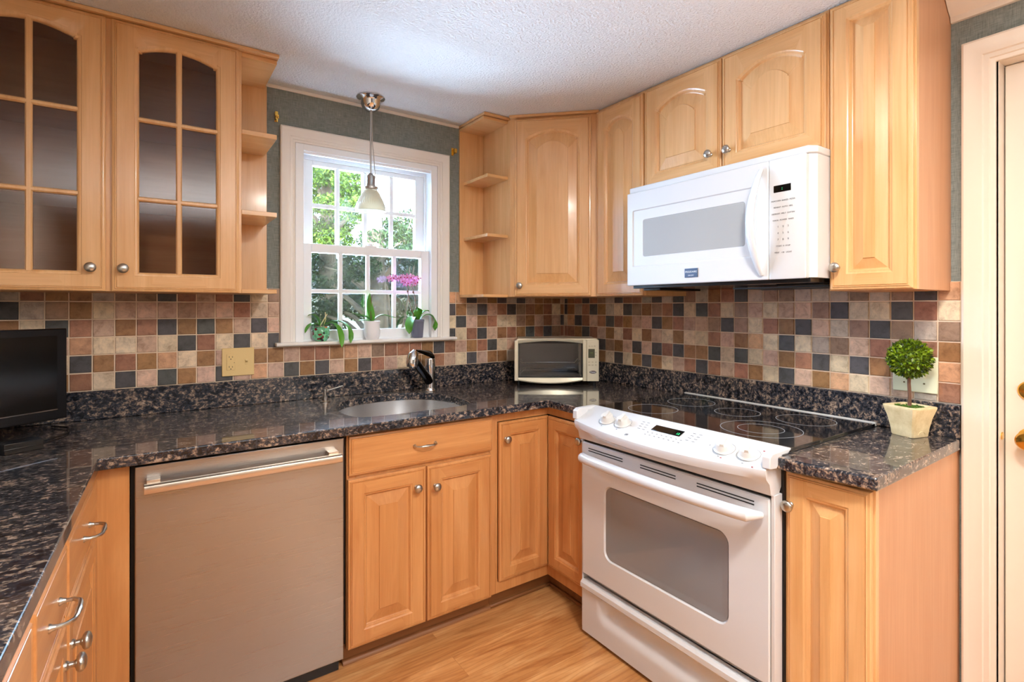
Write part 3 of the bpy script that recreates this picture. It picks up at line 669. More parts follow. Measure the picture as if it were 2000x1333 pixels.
MB().tube([fp(.004, .046), fp(.035, .076), fp(.075, .112), fp(.112, .146), fp(.130, .162)], [.0225, .022, .0205, .020, .020], 18).build('spout', DARKCH, fa)
MB().tube([fp(.116, .200), fp(.130, .198), fp(.144, .189), fp(.150, .172), fp(.151, .152), fp(.151, .139)], [.010, .021, .0265, .028, .028, .0265], 20).lathe([(.015, 0), (.016, .008)], fp(.151, .131), 16).build('spray_head', CHROME, fa)
MB().tube([fp(-.024, .150), fp(-.020, .174), fp(0, .186), fp(.045, .195), fp(.085, .205), fp(.112, .210)], [.012, .021, .023, .017, .012, .007], 14, flat=.55).build('lever_handle', DARKCH, fa)
sd = thing('soap_dispenser', 'small brushed soap dispenser pump standing beside the sink', 'soap dispenser', (-1.500, -.135, CT+.0006))
MB().lathe([(.0215, 0), (.0215, .004), (.013, .007), (.013, .016), (.010, .018), (.010, .026), (.0065, .028), (.0065, .048), (.0085, .05), (.0085, .056), (.0001, .057)], n=20).tube([(0, 0, .048), (.03, -.008, .055), (.072, -.018, .068)], [.0035, .003, .0026], 8).build('pump', NICKEL, sd)

# ------------------------------------------------------------------ range
rg = thing('range', 'white slide-in electric stove with a black glass cooktop', 'stove', (-.70, -.942, 0), RZ)
Wr = .789
bd = MB().box(.004, Wr-.004, .035, .675, .03, .895); bd.build('range_body', WHITE, rg, bevel=.002)
MB().box(-.006, Wr+.0145, .045, .06, .02, .868).build('gap_shadow_strip', BLACK, rg)
MB().box(.002, Wr-.006, .010, .034, .7815, .7925).build('vent_gap_shade', BLACK, rg)  # solid black strip, the shade of the gap put into its colour
MB().box(Wr-.001, Wr+.010, .004, .044, .03, .792).build('side_frame', WHITE, rg, bevel=.001)
MB().box(-.006, -.0012, .004, .044, .03, .792).build('side_frame', WHITE, rg, bevel=.001)
ck = MB().box(-.003, Wr+.014, .080, .654, .9035, .9150); cko = ck.build('cooktop', BLKGLASS, rg, bevel=.0015)
MB().box(-.003, Wr+.014, .654, .668, .9035, .9185).build('rear_trim', WHITEP, cko, bevel=.002)
def lring(r_, w_, c, z): 
    m_ = MB(); n_ = 64
    l_ = [[(c[0]+rr*math.cos(2*math.pi*j/n_), c[1]+rr*math.sin(2*math.pi*j/n_), zz) for j in range(n_)] for rr, zz in ((r_-w_, z), (r_-w_, z+.0003), (r_, z+.0003), (r_, z))]
    return m_.loft(l_+[l_[0]], False, False)
for X, Y, r_ in ((-.478, -1.118, .098), (-.228, -1.114, .098), (-.262, -1.352, .084), (-.452, -1.558, .128), (-.190, -1.577, .098)):
    c = (-.942-Y, X+.70)
    rr = lring(r_, .0022, c, .9151)
    if r_ > .12: rr2 = lring(.073, .002, c, .9151); rr.add(rr2.v, rr2.f)
    rr.build('burner_ring', RING, cko)
# control panel: sloped, bowed front
def bow(t): return .040*(1-(2*t-1)**2)
N_ = 24; loops = []
xa, xb = -.006, Wr+.006
secs = []
for i in range(N_+1):
    t = i/N_; x = xa+(xb-xa)*t; bw = bow(t); ear = 1 if (t < .03 or t > .97) else 0
    fy = -.036-bw
    secs.append([(x, .081, .9165), (x, .075, .919), (x, .060, .9155), (x, fy+.008, .876-bw*.25), (x, fy, .870-bw*.28), (x, fy-.001, .862-bw*.3), (x, fy+.004, .842-bw*.25), (x, fy+.020+bw*.25, .826-bw*.15), (x, -.010, .800), (x, -.006, .793), (x, .034, .793), (x, .075, .86)])
cpn = MB().loft(secs, True, True)
panel = cpn.build('control_panel', WHITE, rg)
er = MB()
for xa_, xb_ in ((-.018, .006), (Wr-.006, Wr+.018)):
    er.prism([(.078, .9135), (.078, .919), (-.020, .917), (-.034, .908), (-.036, .875), (.0, .8705), (.030, .9045), (.06, .9045)], xa_, xb_, 'x')
explode(er.build('panel_ear', WHITE, panel, bevel=.0025), 'panel_ear')
sl_a = math.atan2(.0395, .102)      # slope of the panel top
def onpan(X, Y, off=.0):            # world plane coordinates to local, on the slope
    y = X+.70; bw = bow((-.942-Y)/Wr); z = .9155-(.060-y)*(.0395+.25*bw)/(.088+bw)
    return (-.942-Y, y, z+off)
GREYP = mat('grey_print', srgb(110, 110, 114), .5); REDP = mat('red_indicator', srgb(150, 40, 44), .5)
def knobr(X, Y):
    k = MB().lathe([(.0305, 0), (.031, .002), (.028, .005), (.0255, .009), (.0235, .021), (.021, .0245), (.0001, .0255)], n=32)
    k.prism([(-.0085, .014), (-.0055, .0315), (.0055, .0315), (.0085, .014)], -.0222, .0222, 'y')
    p = onpan(X, Y); o = k.build('control_knob', WHITEP, panel, p, (sl_a*.95, 0, R(20)), bevel=.001); return p
for X, Y in ((-.702, -1.088), (-.700, -1.166), (-.702, -1.585), (-.700, -1.664)):
    p = knobr(X, Y); rr = lring(.0345, .0008, (0, 0), .0003); rr.build('dial_print', GREYP, panel, (p[0], p[1], p[2]+.0008), (sl_a, 0, 0))
p = onpan(-.682, -1.356, .0012)
dsp = MB().box(-.060, .060, -.0165, .0165, -.001, .0012).build('display', SCREEN, panel, p, (sl_a, 0, 0), bevel=.0008)
GREEN = mat('green_digits', (0, .05, .02, 1), .5, emis=srgb(40, 220, 130), estr=1.6)
textmesh('12', .014, 'clock_digits', GREEN, dsp, (.048, -.006, .0014), (0, 0, 0))
def flat_marks(marks, name, m):
    mb = MB()
    for X, Y, a, b_ in marks:
        q = onpan(X, Y, .0006); ty = math.tan(sl_a)
        mb.add([(q[0]-a, q[1]-b_, q[2]-b_*ty), (q[0]+a, q[1]-b_, q[2]-b_*ty), (q[0]+a, q[1]+b_, q[2]+b_*ty), (q[0]-a, q[1]+b_, q[2]+b_*ty)], [(0, 1, 2, 3)])
    return mb.build(name, m, panel, smooth=False)
mk = []
for j in range(4):
    for i in range(2): mk.append((-.664-.0135*j, -1.235-.022*i-.004*j, .006, .0012)); mk.append((-.664-.0135*j, -1.452-.024*i, .006, .0012))
for j in range(2):
    for i in range(8): mk.append((-.712-.014*j, -1.295-.020*i, .0035, .0014))
for Y in (-1.088, -1.166, -1.585, -1.664): mk.append((-.738, Y-.004, .003, .0018))
mk.append((-.70, -1.205, .002, .002)); mk.append((-.70, -1.535, .002, .002))
explode(flat_marks(mk, 'button_print', GREYP), 'button_print')
explode(flat_marks([(-.741, -1.60, .003, .002), (-.741, -1.70, .003, .002), (-.668, -1.694, .003, .002)], 'indicator_dot', REDP), 'indicator_dot')
q = onpan(-.752, -1.232, .0008); lring(.007, .001, (0, 0), 0).build('logo_ring', GREYP, panel, q, (sl_a, 0, 0)); textmesh('GE', .007, 'logo_letters', GREYP, panel, (q[0], q[1], q[2]+.0002), (sl_a, 0, 0))
# oven door with rounded window
def rrect(x0, x1, z0, z1, r_, n=6):
    p = []
    for cx__, cz__, a0 in ((x1-r_, z0+r_, -90), (x1-r_, z1-r_, 0), (x0+r_, z1-r_, 90), (x0+r_, z0+r_, 180)):
        for k in range(n+1):
            a = R(a0+90*k/n); p.append((cx__+r_*math.cos(a), cz__+r_*math.sin(a)))
    return p
def rloop(x0, x1, z0, z1, r_, y, d=0): return [(x, y, z) for x, z in rrect(x0+d, x1-d, z0+d, z1-d, max(r_-d, .0005))]
dz0, dz1 = .247, .780
wx0, wx1, wz0, wz1 = .128, .654, .352, .634
od = MB().loft([rloop(0, Wr-.003, dz0, dz1, .006, .033), rloop(0, Wr-.003, dz0, dz1, .006, .004), rloop(0, Wr-.003, dz0, dz1, .006, 0, .004)], True, False)
od.loft([rloop(0, Wr-.003, dz0, dz1, .006, 0, .004), rloop(wx0, wx1, wz0, wz1, .034, 0, -.004), rloop(wx0, wx1, wz0, wz1, .034, .006, 0), rloop(wx0, wx1, wz0, wz1, .034, .012, .004)], False, False)
odo = od.build('oven_door', WHITE, rg)
ow = MB().loft([rloop(wx0, wx1, wz0, wz1, .034, .0115, .001), rloop(wx0, wx1, wz0, wz1, .034, .0055, .002), rloop(wx0, wx1, wz0, wz1, .034, .0075, .018), rloop(wx0, wx1, wz0, wz1, .034, .0085, .022)])
ow.build('oven_window', OVENGL, odo)
vt = MB()
for a, b_ in ((.038, .222), (.308, .462), (.545, .740)):
    for z in (.7600, .7505): vt.box(a, b_, -.0012, .003, z-.0016, z+.0016)
explode(vt.build('vent_slot', BLACK, odo), 'vent_slot')
hb = MB(); pts = []; rs = []
for i in range(25):
    t = i/24; x = .016+(Wr-.035)*t; e = min(t, 1-t); off = -.006-.036*min(1, e/.05)**.5-.018*(1-(2*t-1)**2)
    pts.append((x, off, .731)); rs.append(.0185*min(1, .45+e/.04*.55))
hb.tube(pts, rs, 16, flat=1.05)
hb.build('door_handle', WHITE, odo, bevel=.002)
# storage drawer with scooped grip
dr0, dr1 = .016, .222; nx, nz = 60, 24
dm = MB(); g_ = []
def sm(a, b_, x): t = max(0, min(1, (x-a)/(b_-a))); return t*t*(3-2*t)
for j in range(nz+1):
    for i in range(nx+1):
        x = (Wr-.003)*i/nx; z = dr0+(dr1-dr0)*j/nz
        u = sm(.090, .135, x)*(1-sm(Wr-.14, Wr-.095, x)); v = sm(.085, .135, z)*(1-sm(.178, .188, z))
        lip = .010*sm(.186, .194, z)*(1-sm(.212, .222, z))
        g_.append((x, .022*u*v-lip, z))
fs = [(j*(nx+1)+i, j*(nx+1)+i+1, (j+1)*(nx+1)+i+1, (j+1)*(nx+1)+i) for j in range(nz) for i in range(nx)]
dm.add(g_, fs); dm.box(0, Wr-.003, .024, .036, dr0, dr1)
e_ = [(0, dr0), (Wr-.003, dr0), (Wr-.003, dr1), (0, dr1)]
for k in range(4):
    a, b_ = e_[k], e_[(k+1) % 4]; dm.add([(a[0], 0, a[1]), (b_[0], 0, b_[1]), (b_[0], .03, b_[1]), (a[0], .03, a[1])], [(0, 1, 2, 3)])
dm.build('storage_drawer', WHITE, rg)
ft = MB()
for x in (.05, Wr-.05):
    for y in (.1, .6): ft.lathe([(.015, 0), (.015, .032)], (x, y, 0), 12)
explode(ft.build('levelling_foot', BLKPL, rg), 'levelling_foot')

# ------------------------------------------------------------------ microwave
mw = thing('microwave', 'white over-the-range microwave with a curved vertical handle', 'microwave', (-.405, -.931, 0), RZ)
Wm = .779; z0, z1 = 1.418, 1.8455
poly = [(0, 0), (.762, 0), (.779, .022), (.779, .404), (0, .404)]
MB().prism(poly, z0+.002, z1-.026, 'z').build('microwave_body', WHITE, mw, bevel=.0015)
MB().prism([(-.0015, -.006), (.762, -.006), (.7805, .020), (.7805, .404), (-.0015, .404)], z1-.025, z1, 'z').build('top_vent_cover', WHITE, mw, bevel=.004)
dw_ = .6395
md = MB().loft([rloop(.0, dw_, z0, z1-.0275, .004, -.001), rloop(.0, dw_, z0, z1-.0275, .004, -.020), rloop(.0, dw_, z0, z1-.0275, .004, -.022, .003)], True, False)
ax0, ax1, az0, az1 = .030, .600, 1.498, 1.7415
md.loft([rloop(0, dw_, z0, z1-.0275, .004, -.022, .003), rloop(ax0, ax1, az0, az1, .006, -.022), rloop(ax0, ax1, az0, az1, .006, -.018, .004), rloop(.088, .550, 1.5415, 1.6945, .008, -.018, -.003), rloop(.088, .550, 1.5415, 1.6945, .008, -.014, 0)], False, False)
mdo = md.build('microwave_door', WHITE, mw)
MB().box(.086, .552, -.0165, -.0145, 1.540, 1.696).build('viewing_window', MWGL, mdo)
mp_ = MB().loft([rloop(dw_+.002, .763, z0, z1-.0275, .004, -.001), rloop(dw_+.002, .763, z0, z1-.0275, .004, -.020), rloop(dw_+.002, .763, z0, z1-.0275, .004, -.022, .003)])
mpo = mp_.build('keypad_panel', WHITE, mw)
MB().box(.658, .716, -.0228, -.0205, 1.7065, 1.7300).build('display', SCREEN, mpo, bevel=.0008)
textmesh(':', .014, 'clock_digits', GREEN, mpo, (.687, -.0231, 1.718), (R(90), 0, 0))
rows = ['POPCORN  BAKED  PIZZA', 'REHEAT  AUTO  VEG', 'DEFROST  MELT  SOFTEN', 'COOK  POWER  TIMER', '1     2     3', '4     5     6', '7     8     9', 'START  0  STOP', 'VENT   +30   LIGHT']
for i, tline in enumerate(rows):
    textmesh(tline, .0068 if i < 4 or i > 6 else .009, 'keypad_print', GREYP, mpo, (.690, -.0224, 1.678-.0215*i), (R(90), 0, 0))
BADGE = mat('badge_blue_grey', srgb(84, 98, 120), .3, .6); SILV = mat('badge_letters', srgb(225, 228, 232), .3, .3)
bdg = MB().box(.303, .362, -.0250, -.0215, 1.4400, 1.4745).build('badge', BADGE, mdo, bevel=.0008)
textmesh('FRIGIDAIRE', .0105, 'badge_letters', SILV, bdg, (.3325, -.0253, 1.4610), (R(90), 0, 0)); textmesh('GALLERY', .0065, 'badge_letters', SILV, bdg, (.3325, -.0253, 1.4475), (R(90), 0, 0))
hb = MB(); pts = []; rs = []
for i in range(21):
    t = i/20; z = 1.434+(1.794-1.434)*t; s_ = math.sin(math.pi*t)
    pts.append((.6035+.012*(1-s_)-.006*s_, -.024-.040*s_**.8, z)); rs.append(.006+.0115*math.sin(math.pi*min(1, max(0, .06+.88*t)))**.7)
hb.tube(pts, rs, 16, flat=.62)
hb.build('door_handle', WHITE, mdo)
ub = MB().box(.012, .765, .004, .395, z0-.012, z0+.002).box(.03, .12, .05, .33, z0-.02, z0-.012).box(.60, .76, .10, .36, z0-.018, z0-.012)
ub.build('underside_vent', BLKPL, mw, bevel=.001)
gr = MB()
for i in range(24): gr.box(.40+i*.0145, .408+i*.0145, .16, .36, z0-.0215, z0-.0185)
gr.box(.395, .75, .155, .165, z0-.023, z0-.018).box(.395, .75, .355, .365, z0-.023, z0-.018)
gr.build('grease_filter', mat('filter_metal', srgb(90, 100, 110), .3, 1), mw)

# ------------------------------------------------------------------ toaster oven
to = thing('toaster_oven', 'cream and black countertop toaster oven standing in the corner', 'toaster oven', (-.352, -.352, CT+.0006), R(-35))
Wt = .452; hw = Wt/2; zb, zt_ = .026, .255; D_ = .20
bd = MB(); 
bd.box(-hw, hw, .012, .016, zb+.004, zt_-.004)
shell = [(-hw+.012, zb), (-hw, zb+.012), (-hw, zt_-.020), (-hw+.02, zt_-.002), (hw-.012, zt_-.002), (hw, zt_-.014), (hw, zb+.012), (hw-.012, zb)]
o1 = [(x, .0, z) for x, z in shell]; o2 = [(x, D_, z) for x, z in shell]
k2 = .92; cz2 = (zb+zt_)/2
i1 = [(x*k2, 0, cz2+(z-cz2)*k2) for x, z in shell]; i2 = [(x*k2, D_-.01, cz2+(z-cz2)*k2) for x, z in shell]
bd = MB().loft([i2, i1, o1, o2], True, True)
tb_ = bd.build('oven_body', [CREAM], to, bevel=.001)
xg0, xg1 = -hw+.021, .140
MB().box(xg0+.004, xg1-.002, .012, D_-.012, zb+.014, zb+.018).box(xg0+.004, xg1, D_-.016, D_-.012, zb+.014, zt_-.02).build('oven_cavity', BLKPL, to)
MB().box(-hw+.0005, xg0, -.012, .004, zb+.001, zt_-.012).build('side_pillar', CREAM, to, bevel=.003)
cpn2 = MB().box(xg1, xg1+.020, -.012, .02, zb-.001, zt_-.008).box(xg1+.020, hw, -.016, .02, zb-.001, zt_-.008).build('control_panel', CREAM, to, bevel=.003)
MB().box(xg1+.0285, xg1+.063, -.0172, -.015, .150, .198).build('display', mat('olive_display', srgb(70, 72, 54), .2), cpn2)
textmesh('- -', .012, 'display_digits', mat('lime_digits', (.1, .2, 0, 1), .5, emis=srgb(170, 220, 40), estr=.7), cpn2, (xg1+.046, -.0175, .178), (R(90), 0, 0))
bt = MB()
for x, z in ((.034, .128), (.052, .128), (.070, .128), (.034, .113), (.052, .113), (.070, .113), (.070, .165), (.070, .180), (.036, .214), (.050, .214), (.064, .214)): bt.box(xg1+x-.005, xg1+x+.005, -.0178, -.015, z-.0035, z+.0035)
explode(bt.build('button', mat('pale_button', srgb(196, 186, 160), .5), cpn2, bevel=.001), 'button')
ov = MB().lathe([(.0001, 0), (.017, 0), (.019, .0012), (.0001, .0015)], (0, 0, 0), 28, 'y'); ov.v = [(x, y, z*.42) for x, y, z in ov.v]
ovo = ov.build('badge', mat('badge_dark', srgb(70, 50, 50), .3), cpn2, (xg1+.053, -.0158, .074)); textmesh('Oster', .0125, 'badge_letters', SILV, ovo, (0, -.0018, 0), (R(90), 0, 0))
td = MB().box(xg0+.001, xg1-.001, -.004, -.001, zb+.018, zt_-.022); tdo = td.build('glass_door', TOASTGL, to)
MB().loft([[(x, y, z) for x, z in ((xg0+a, zb+.018+a), (xg1-a, zb+.018+a), (xg1-a, zt_-.022-a), (xg0+a, zt_-.022-a))] for a, y in ((.0005, .0), (.0005, -.006), (.007, -.006), (.007, .0))], False, False).build('door_frame', BLKPL, tdo)
hn = MB(); lo_ = []
for i in range(17):
    t = i/16; x = xg0+(xg1-xg0)*t; b_ = 1-(2*t-1)**2; y = -.012-.022*b_
    zc_ = zt_-.018+.014*b_
    lo_.append([(x, y+.014, zc_-.010), (x, y, zc_-.010), (x, y-.004, zc_-.002), (x, y+.002, zc_+.005), (x, y+.014, zc_+.005)])
hn.loft(lo_); hn.build('door_handle', CREAM, tdo)
hn = MB(); lo_ = []
for i in range(17):
    t = i/16; x = xg0+(xg1-xg0)*t; b_ = 1-(2*t-1)**2; y = -.008-.014*b_; zc_ = zb+.008-.014*b_
    lo_.append([(x, .004, zb+.018), (x, y, zb+.018), (x, y-.004, zc_), (x, y, zc_-.006), (x, .004, zc_-.004)])
hn.loft(lo_); hn.build('bottom_lip', CREAM, tdo)
rk = MB()
for z in (.112, .082):
    for y in (.02, .12):
        s_ = 1 if z > .1 else -1
        rk.tube([(xg0+.012, y, z+.020*s_), (xg0+.028, y, z), (xg1-.03, y, z), (xg1-.012, y, z+.022*s_)], .0022, 6)
    for i in range(14): rk.tube([(xg0+.04+i*.022, .02, z), (xg0+.04+i*.022, .12, z)], .0010, 4)
rk.build('wire_racks', CHROME, to)
MB().box(xg0+.01, xg1-.01, .02, .17, zb+.020, zb+.025).build('crumb_tray', mat('dark_tray', srgb(60, 52, 44), .4, .6), to)
ft = MB()
for x in (-hw+.022, hw-.022):
    for y in (.012, .17): ft.lathe([(.007, 0), (.008, .028)], (x, y, 0), 12)
explode(ft.build('foot', BLKPL, to), 'foot')

# ------------------------------------------------------------------ monitor
mo = thing('monitor', 'black flat-screen monitor standing on the granite beside the tiles', 'monitor', (-2.368, -.205, CT+.0006), R(36.6))
# local x runs from the far lower corner toward the camera side (negative x)
MB().box(-.56, 0, 0, .022, .047, .350).build('bezel', BLKPL, mo, bevel=.004)
MB().box(-.53, -.030, -.0012, .004, .083, .326).build('screen', SCREEN, mo)
MB().box(-.53, -.030, -.0035, .000, .0795, .0825).build('screen_glint_strip', CHROME, mo)  # thin bar shaped as the reflection along the lower screen edge
MB().box(-.45, -.12, .022, .05, .09, .30).build('rear_housing', BLKPL, mo, bevel=.01)
MB().box(-.31, -.25, .01, .03, .008, .06).build('stand_neck', BLKPL, mo)
MB().box(-.40, -.16, -.08, .11, 0, .012).build('stand_base', BLKPL, mo, bevel=.004)
bx_ = MB().box(-.045, .045, -.03, .03, 0, .030).box(-.046, .046, -.031, -.029, .012, .015)
tag(bx_.build('adapter_box', BLKPL, None, (-2.452, -.440, CT+.0006), (0, 0, R(30)), bevel=.003), 'small black box lying in front of the monitor', 'device')
crd = MB().tube([(-2.43, -.37, CT+.006), (-2.40, -.33, CT+.004), (-2.375, -.29, CT+.004), (-2.36, -.25, CT+.005), (-2.37, -.16, CT+.006), (-2.42, -.10, CT+.005)], .003, 6)
tag(crd.build('power_cord', BLKPL), 'thin black cord lying on the granite by the monitor', 'cord')

# ------------------------------------------------------------------ outlet and switch plates
op = thing('outlet_plate', 'ivory wall plate with a double socket and a toggle switch', 'wall plate', (-1.829, -.0096, 1.091))
MB().box(-.0615, .0615, -.006, 0, -.0595, .0595).build('cover_plate', PLATE, op, bevel=.0025)
sk = MB().box(-.044, -.0125, -.0085, -.005, -.034, .034).build('socket', PLATE, op, bevel=.0012)
hl = MB()
for z in (.020, -.022):
    hl.box(-.0355, -.0335, -.0089, -.0080, z-.001, z+.006).box(-.0235, -.0215, -.0089, -.0080, z-.001, z+.005)
    hl.lathe([(.0001, 0), (.0022, 0), (.0022, .0008), (.0001, .0008)], (-.0285, -.0082, z-.007), 10, 'y')
hl.box(-.0165, -.0145, -.0089, -.008, -.004, -.001)
hl.build('slots', BLACK, sk)
MB().box(.026, .036, -.0068, -.005, -.013, .013).prism([(-.006, -.005), (-.017, .004), (-.016, .009), (-.006, .007)], .0272, .0348, 'x').build('toggle', PLATE, op, bevel=.0008)
sc = MB()
for x, z in ((-.0285, .048), (-.0285, -.048), (.031, .030), (.031, -.030)): sc.lathe([(.0001, 0), (.003, 0), (.003, .001), (.0001, .0012)], (x, -.006, z), 10, 'y')
explode(sc.build('screw', PLATE, op), 'screw')
spl = thing('switch_plate', 'pale wall plate with toggle switches behind the topiary', 'wall plate', (-.0096, -1.8515, 1.098), RZ)
MB().box(-.064, .064, -.006, 0, -.061, .061).build('cover_plate', PLATE2, spl, bevel=.0025)
for x in (-.030, .0265): MB().box(x-.005, x+.005, -.0068, -.005, -.012, .012).prism([(-.006, -.004), (-.017, -.009), (-.016, -.004), (-.006, .008)], x-.0035, x+.0035, 'x').build('toggle', PLATE2, spl, bevel=.0008)
sc = MB()
for x in (-.030, .0265):
    for z in (.03, -.03): sc.lathe([(.0001, 0), (.003, 0), (.003, .001), (.0001, .0012)], (x, -.006, z), 10, 'y')
explode(sc.build('screw', mat('dark_screw', srgb(120, 110, 80), .4, .6), spl), 'screw')

# ------------------------------------------------------------------ pendant lamp
pn = thing('pendant_lamp', 'pendant lamp with a ribbed glass shade hanging before the window', 'lamp', (-1.286, -.115, 0))
MB().lathe([(.065, CH-.0005), (.066, CH-.006), (.060, CH-.012), (.050, CH-.017), (.047, CH-.022), (.045, CH-.036), (.038, CH-.052), (.024, CH-.064), (.010, CH-.069), (.0001, CH-.069)], n=32).build('ceiling_canopy', CHROME, pn)
rd = MB().tube([(0, 0, CH-.06), (0, 0, 1.945)], .0042, 10).tube([(.004, -.004, CH-.062), (.006, -.006, 2.10), (.013, -.008, 2.02), (.016, -.008, 1.97), (.017, -.008, 1.93)], .0022, 6)
rd.build('stem', NICKEL, pn)
MB().lathe([(.004, 1.958), (.011, 1.952), (.0175, 1.944), (.020, 1.930), (.020, 1.905), (.022, 1.902), (.023, 1.894), (.0335, 1.890), (.034, 1.880), (.028, 1.876)], n=28).build('lamp_socket', NICKEL, pn)
prof = [(.027, 1.879), (.030, 1.872), (.038, 1.862), (.046, 1.847), (.0475, 1.845), (.054, 1.832), (.0555, 1.830), (.062, 1.813), (.0675, 1.797), (.069, 1.795), (.0705, 1.777), (.069, 1.776), (.066, 1.795), (.060, 1.813), (.052, 1.832), (.044, 1.847), (.036, 1.861), (.025, 1.873)]
sh = MB(); nn = 96; lps = []
for k, (r_, z) in enumerate(prof):
    rib = .0009 if k < 9 else 0
    lps.append([((r_+rib*(1 if j % 2 else -1))*math.cos(2*math.pi*j/nn), (r_+rib*(1 if j % 2 else -1))*math.sin(2*math.pi*j/nn), z) for j in range(nn)])
sh.loft(lps, False, False).build('lamp_shade', SHADE, pn)
MB().lathe([(.0001, 1.80), (.012, 1.804), (.021, 1.82), (.022, 1.834), (.014, 1.856), (.012, 1.876)], n=20).build('bulb', mat('frosted_bulb', srgb(240, 238, 230), .4), pn)
# curtain-rod brackets
for i, (X, Z, lb) in enumerate(((-1.677, 2.173, 'small brass curtain bracket near the open end shelves of the glass cabinet'), (-.793, 2.169, 'small brass curtain bracket near the corner cabinet shelves'))):
    br = MB().box(-.007, .007, -.003, 0, -.021, .021)
    if i == 0: br.box(-.007, -.003, -.030, -.002, -.018, .012).box(-.010, .002, -.034, -.028, -.004, .016).tube([(-.005, -.02, -.004), (.004, -.028, -.012), (.003, -.03, .004)], .003, 8)
    else: br.box(.0, .007, -.030, -.002, -.014, .012).box(-.006, .010, -.036, -.028, -.012, .010).tube([(.004, -.02, .004), (.018, -.018, .006)], .004, 8)
    tag(br.build('curtain_bracket', BRASS, None, (X, -.0004, Z), bevel=.001), lb, 'bracket')

# ------------------------------------------------------------------ plants on the sill
def leaf(mb, pts, wmax, n=9, fold=.25, m=0, up=(0, 0, 1), peak=.45):
    """arching strap leaf along pts (control points), thickness from a thin double layer"""
    wmax *= 1.3; cp = [Vector(p) for p in pts]; N = 12; rows = []
    def B_(t):
        q = cp[:]
        while len(q) > 1: q = [q[i].lerp(q[i+1], t) for i in range(len(q)-1)]
        return q[0]
    for i in range(N+1):
        t = i/N; p = B_(t); d = (B_(min(1, t+.02))-B_(max(0, t-.02))).normalized()
        sd_ = d.cross(Vector(up)); sd_ = sd_.normalized() if sd_.length > 1e-4 else Vector((1, 0, 0)); nn_ = sd_.cross(d).normalized()
        w_ = wmax*(math.sin(math.pi*min(1, t**(math.log(.5)/math.log(peak))))**.7*.97+.05 if t < 1 else .02)
        row = []
        for s_ in (-1, -.5, 0, .5, 1): row.append(p+sd_*w_*s_+nn_*abs(s_)*w_*fold)
        rows.append((row, nn_))
    vs = [v for r_, _ in rows for v in r_]+[v-nn_*.0012 for r_, nn_ in rows for v in r_]
    M_ = len(vs)//2; fs = []
    for i in range(N):
        for j in range(4):
            a = i*5+j; fs.append((a, a+1, a+6, a+5)); fs.append((M_+a+5, M_+a+6, M_+a+1, M_+a))
    for i in range(N):
        for j in (0, 4): a = i*5+j; fs.append((a, a+5, M_+a+5, M_+a))
    for i in (0, N):
        for j in range(4): a = i*5+j; fs.append((a, a+1, M_+a+1, M_+a))
    mb.add(vs, fs, m)
SY = -.012
def chips(r_, z, parent, m, n=60, s=.006):
    rn = random.Random(int(r_*1e5)); c_ = MB()
    c_.lathe([(.0001, -.004), (r_, -.004), (r_, 0), (.0001, .001)], (0, 0, z), 20)
    for _ in range(n):
        a = rn.uniform(0, 6.28); q = r_*math.sqrt(rn.random())*.9; x, y = q*math.cos(a), q*math.sin(a); e = [rn.uniform(.4, 1)*s for _ in range(3)]
        c_.box(x-e[0], x+e[0], y-e[1], y+e[1], z-.002, z+e[2]*.8)
    return c_.build('potting_mix', m, parent, smooth=False)
# green mosaic pot
POTG = mat('mosaic_glaze', srgb(120, 190, 150), .2, coat=.4); n, l, b = NT(POTG)
mp = coords(n, l); vo = n.new('ShaderNodeTexVoronoi'); vo.inputs['Scale'].default_value = 85; l.new(mp.outputs[0], vo.inputs['Vector'])
r = ramp(n, [(0, srgb(96, 170, 120)), (.30, srgb(130, 205, 160)), (.52, srgb(14, 50, 40)), (.62, srgb(120, 195, 160)), (.75, srgb(190, 120, 60)), (.80, srgb(110, 24, 30))])
r.color_ramp.interpolation = 'CONSTANT'; l.new(vo.outputs['Color'], r.inputs[0]); l.new(r.outputs[0], b.inputs['Base Color'])
o1 = thing('potted_orchid', 'flowerless orchid in a green mosaic pot on the window sill', 'plant', (-1.487, SY, 1.1668))
pot = MB().lathe([(.0001, 0), (.024, 0), (.026, .003), (.036, .014), (.0395, .030), (.0385, .048), (.0375, .052), (.0395, .054), (.0395, .066), (.0375, .067), (.035, .060), (.034, .05), (.0001, .05)], n=32).build('flower_pot', POTG, o1)
chips(.034, .064, o1, BARKCHIP, 50, .007)
lf = MB()
leaf(lf, [(-.005, 0, .068), (-.012, 0, .105), (-.035, -.005, .135), (-.060, -.005, .118)], .014)
leaf(lf, [(0, 0, .068), (-.035, -.005, .095), (-.060, -.01, .075), (-.075, -.02, .040)], .013)
leaf(lf, [(.004, 0, .068), (.05, -.03, .115), (.085, -.05, .060), (.075, -.075, -.030)], .014, peak=.6)
leaf(lf, [(.004, 0, .068), (.07, -.02, .120), (.135, -.05, .085), (.120, -.06, -.012)], .017, peak=.6)
lf.build('leaves', LEAF, o1)
MB().tube([(-.006, 0, .066), (.012, -.003, .098), (.028, -.004, .126)], [.0024, .002, .0018], 7).tube([(.01, 0, .066), (.022, 0, .10), (.020, 0, .134)], .0018, 7).build('flower_stalk', mat('tan_stick', srgb(200, 176, 130), .7), o1)
